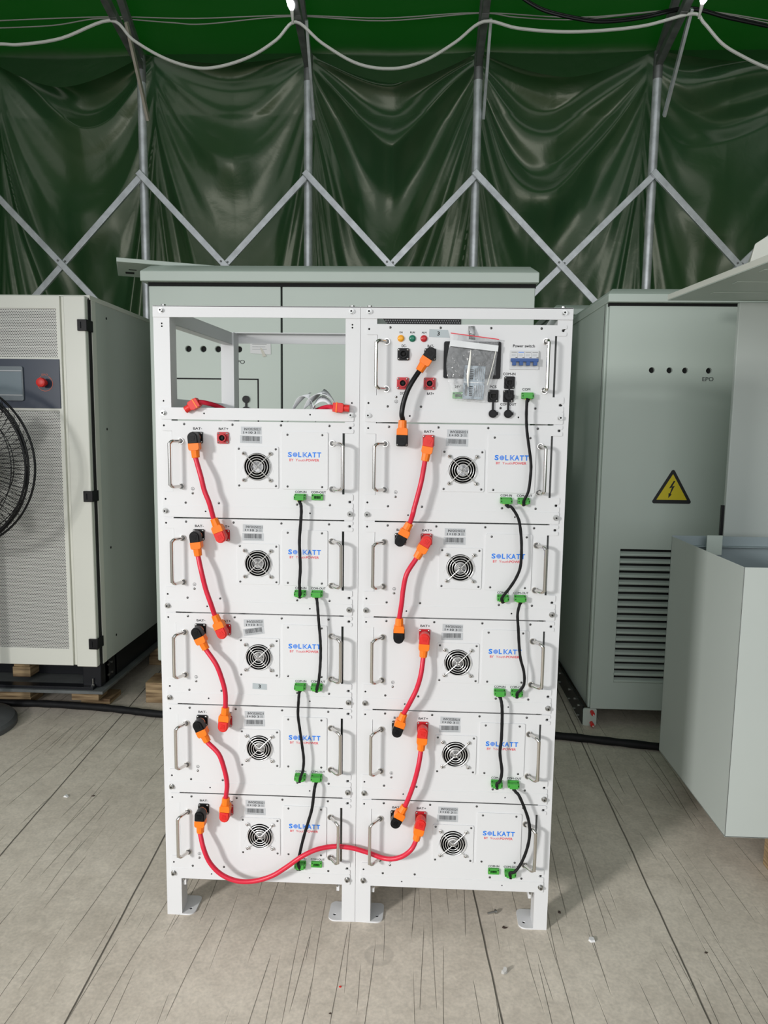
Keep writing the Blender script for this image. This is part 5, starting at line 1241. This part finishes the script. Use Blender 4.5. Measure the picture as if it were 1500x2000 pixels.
mb.prism(Q, 1.8028, 1.822, CABW, xf=lambda x, y, z: (x, z, y)); mb.prism([(1.577, 0.955), (1.577, 0.940), (2.5, 0.940), (2.5, 0.955)], 1.8028, 1.822, CABW, xf=lambda x, y, z: (x, z, y)); T(mb, 1.85, 0.7, 1.80).build('edge_lip', t, 0.0008)
mb = MB()
for y in (0.78, 0.60, 0.42, 0.2): mb.box(1.66, 2.48, y, y+0.035, 1.7975, 1.7998, CABG)
T(mb, 1.85, 0.7, 1.80).build('stiffener_ribs', t, 0.0005)
t = thing('roof_housing', 'pale slanted housing on top of the overhanging roof, at the right edge', 'housing', (1.9, 0.55, 1.825))
mb = MB(); mb.prism([(1.672, 1.8235), (1.690, 1.905), (1.78, 1.965), (2.3, 1.965), (2.4, 1.8235)], 0.56, 0.86, CABW, xf=lambda x, y, z: (x+(y-0.56)*0.36, y, z)); T(mb, 1.9, 0.55, 1.825).build('shell', t, 0.003)

# --- hose across the floor
hs = [(-2.2, 1.40), (-1.286, 1.385), (-1.03, 1.383), (-0.781, 1.360), (-0.628, 1.333), (-0.474, 1.305), (0.0, 1.25), (0.6, 1.235), (1.0, 1.23), (1.281, 1.207), (1.479, 1.17), (1.705, 1.125), (2.1, 1.05)]
mb = MB(); mb.tube([(x, y-0.01, 0.0165) for x, y in hs], 0.0165, RUBBER, n=14, smooth=10, rfun=lambda q: 1+0.06*math.sin(q*130)); tag(mb.build('black_hose'), 'thick black cable hose lying across the floor behind the racks', 'hose')
# --- scraps on the floor
def scrap(x, y, sz, m, lab, seed, h=0.006):
    rnd = random.Random(seed); mb = MB(); n = 7; top = []; bot = []
    for i in range(n):
        a = 2*math.pi*i/n; r = sz*(0.5+0.6*rnd.random()); top.append((x+r*math.cos(a)*0.8, y+r*math.sin(a)*0.6, h*(0.3+0.8*rnd.random()))); bot.append((x+r*math.cos(a), y+r*math.sin(a)*0.7, 0.0003))
    mb.add(bot+top, [tuple(range(n-1, -1, -1)), tuple(range(n, 2*n))]+[(i, (i+1) % n, n+(i+1) % n, n+i) for i in range(n)], m)
    tag(mb.build('floor_scrap'), lab, 'scrap', 'small scraps on the concrete floor')
GSC = mat('grey_crumb', (0.45, 0.44, 0.42), 0.7); BSC = mat('brown_crumb', (0.06, 0.04, 0.03), 0.7)
def small_screw(x, y):
    t = thing('dropped_screw', 'small silver screw lying on the floor left of the right rack\'s last foot', 'screw', (x, y, 0.004))
    mb = MB(); mb.cyl((-0.012, -0.004, 0), (0.008, 0.003, 0.001), 0.0028, ZINC, n=10); mb.build('shank', t)
    mb = MB(); mb.cyl((0.008, 0.003, 0.001), (0.012, 0.0045, 0.001), 0.006, ZINC, n=12); mb.build('head', t)
small_screw(0.886, 0.055)
scrap(0.914, 0.002, 0.008, BSC, 'dark brown splinter in front of the right rack, below the dropped screw', 2, 0.003)
scrap(1.136, -0.031, 0.014, PAPER, 'white paper scrap on the floor to the right of the right rack', 3, 0.008)
scrap(0.894, -0.159, 0.009, GSC, 'grey crumb at the lower middle of the floor', 5, 0.012)
scrap(1.073, 0.071, 0.007, BSC, 'dark crumb beside the right foot of the right rack', 7, 0.008)
scrap(0.497, -0.228, 0.004, REDP, 'tiny red fleck on the floor near the bottom edge', 8, 0.004)
scrap(0.482, -0.307, 0.004, BSC, 'tiny dark fleck nearest the bottom edge', 9, 0.003)
scrap(-0.572, 0.587, 0.012, PAPER, 'pale chip on the slab joint at the far left', 10, 0.006)
scrap(-0.478, 0.597, 0.008, BSC, 'dark sliver right of the pale chip on the left', 11, 0.003)
scrap(1.42, -0.06, 0.006, BSC, 'dark fleck at the far lower right of the floor', 12, 0.003)
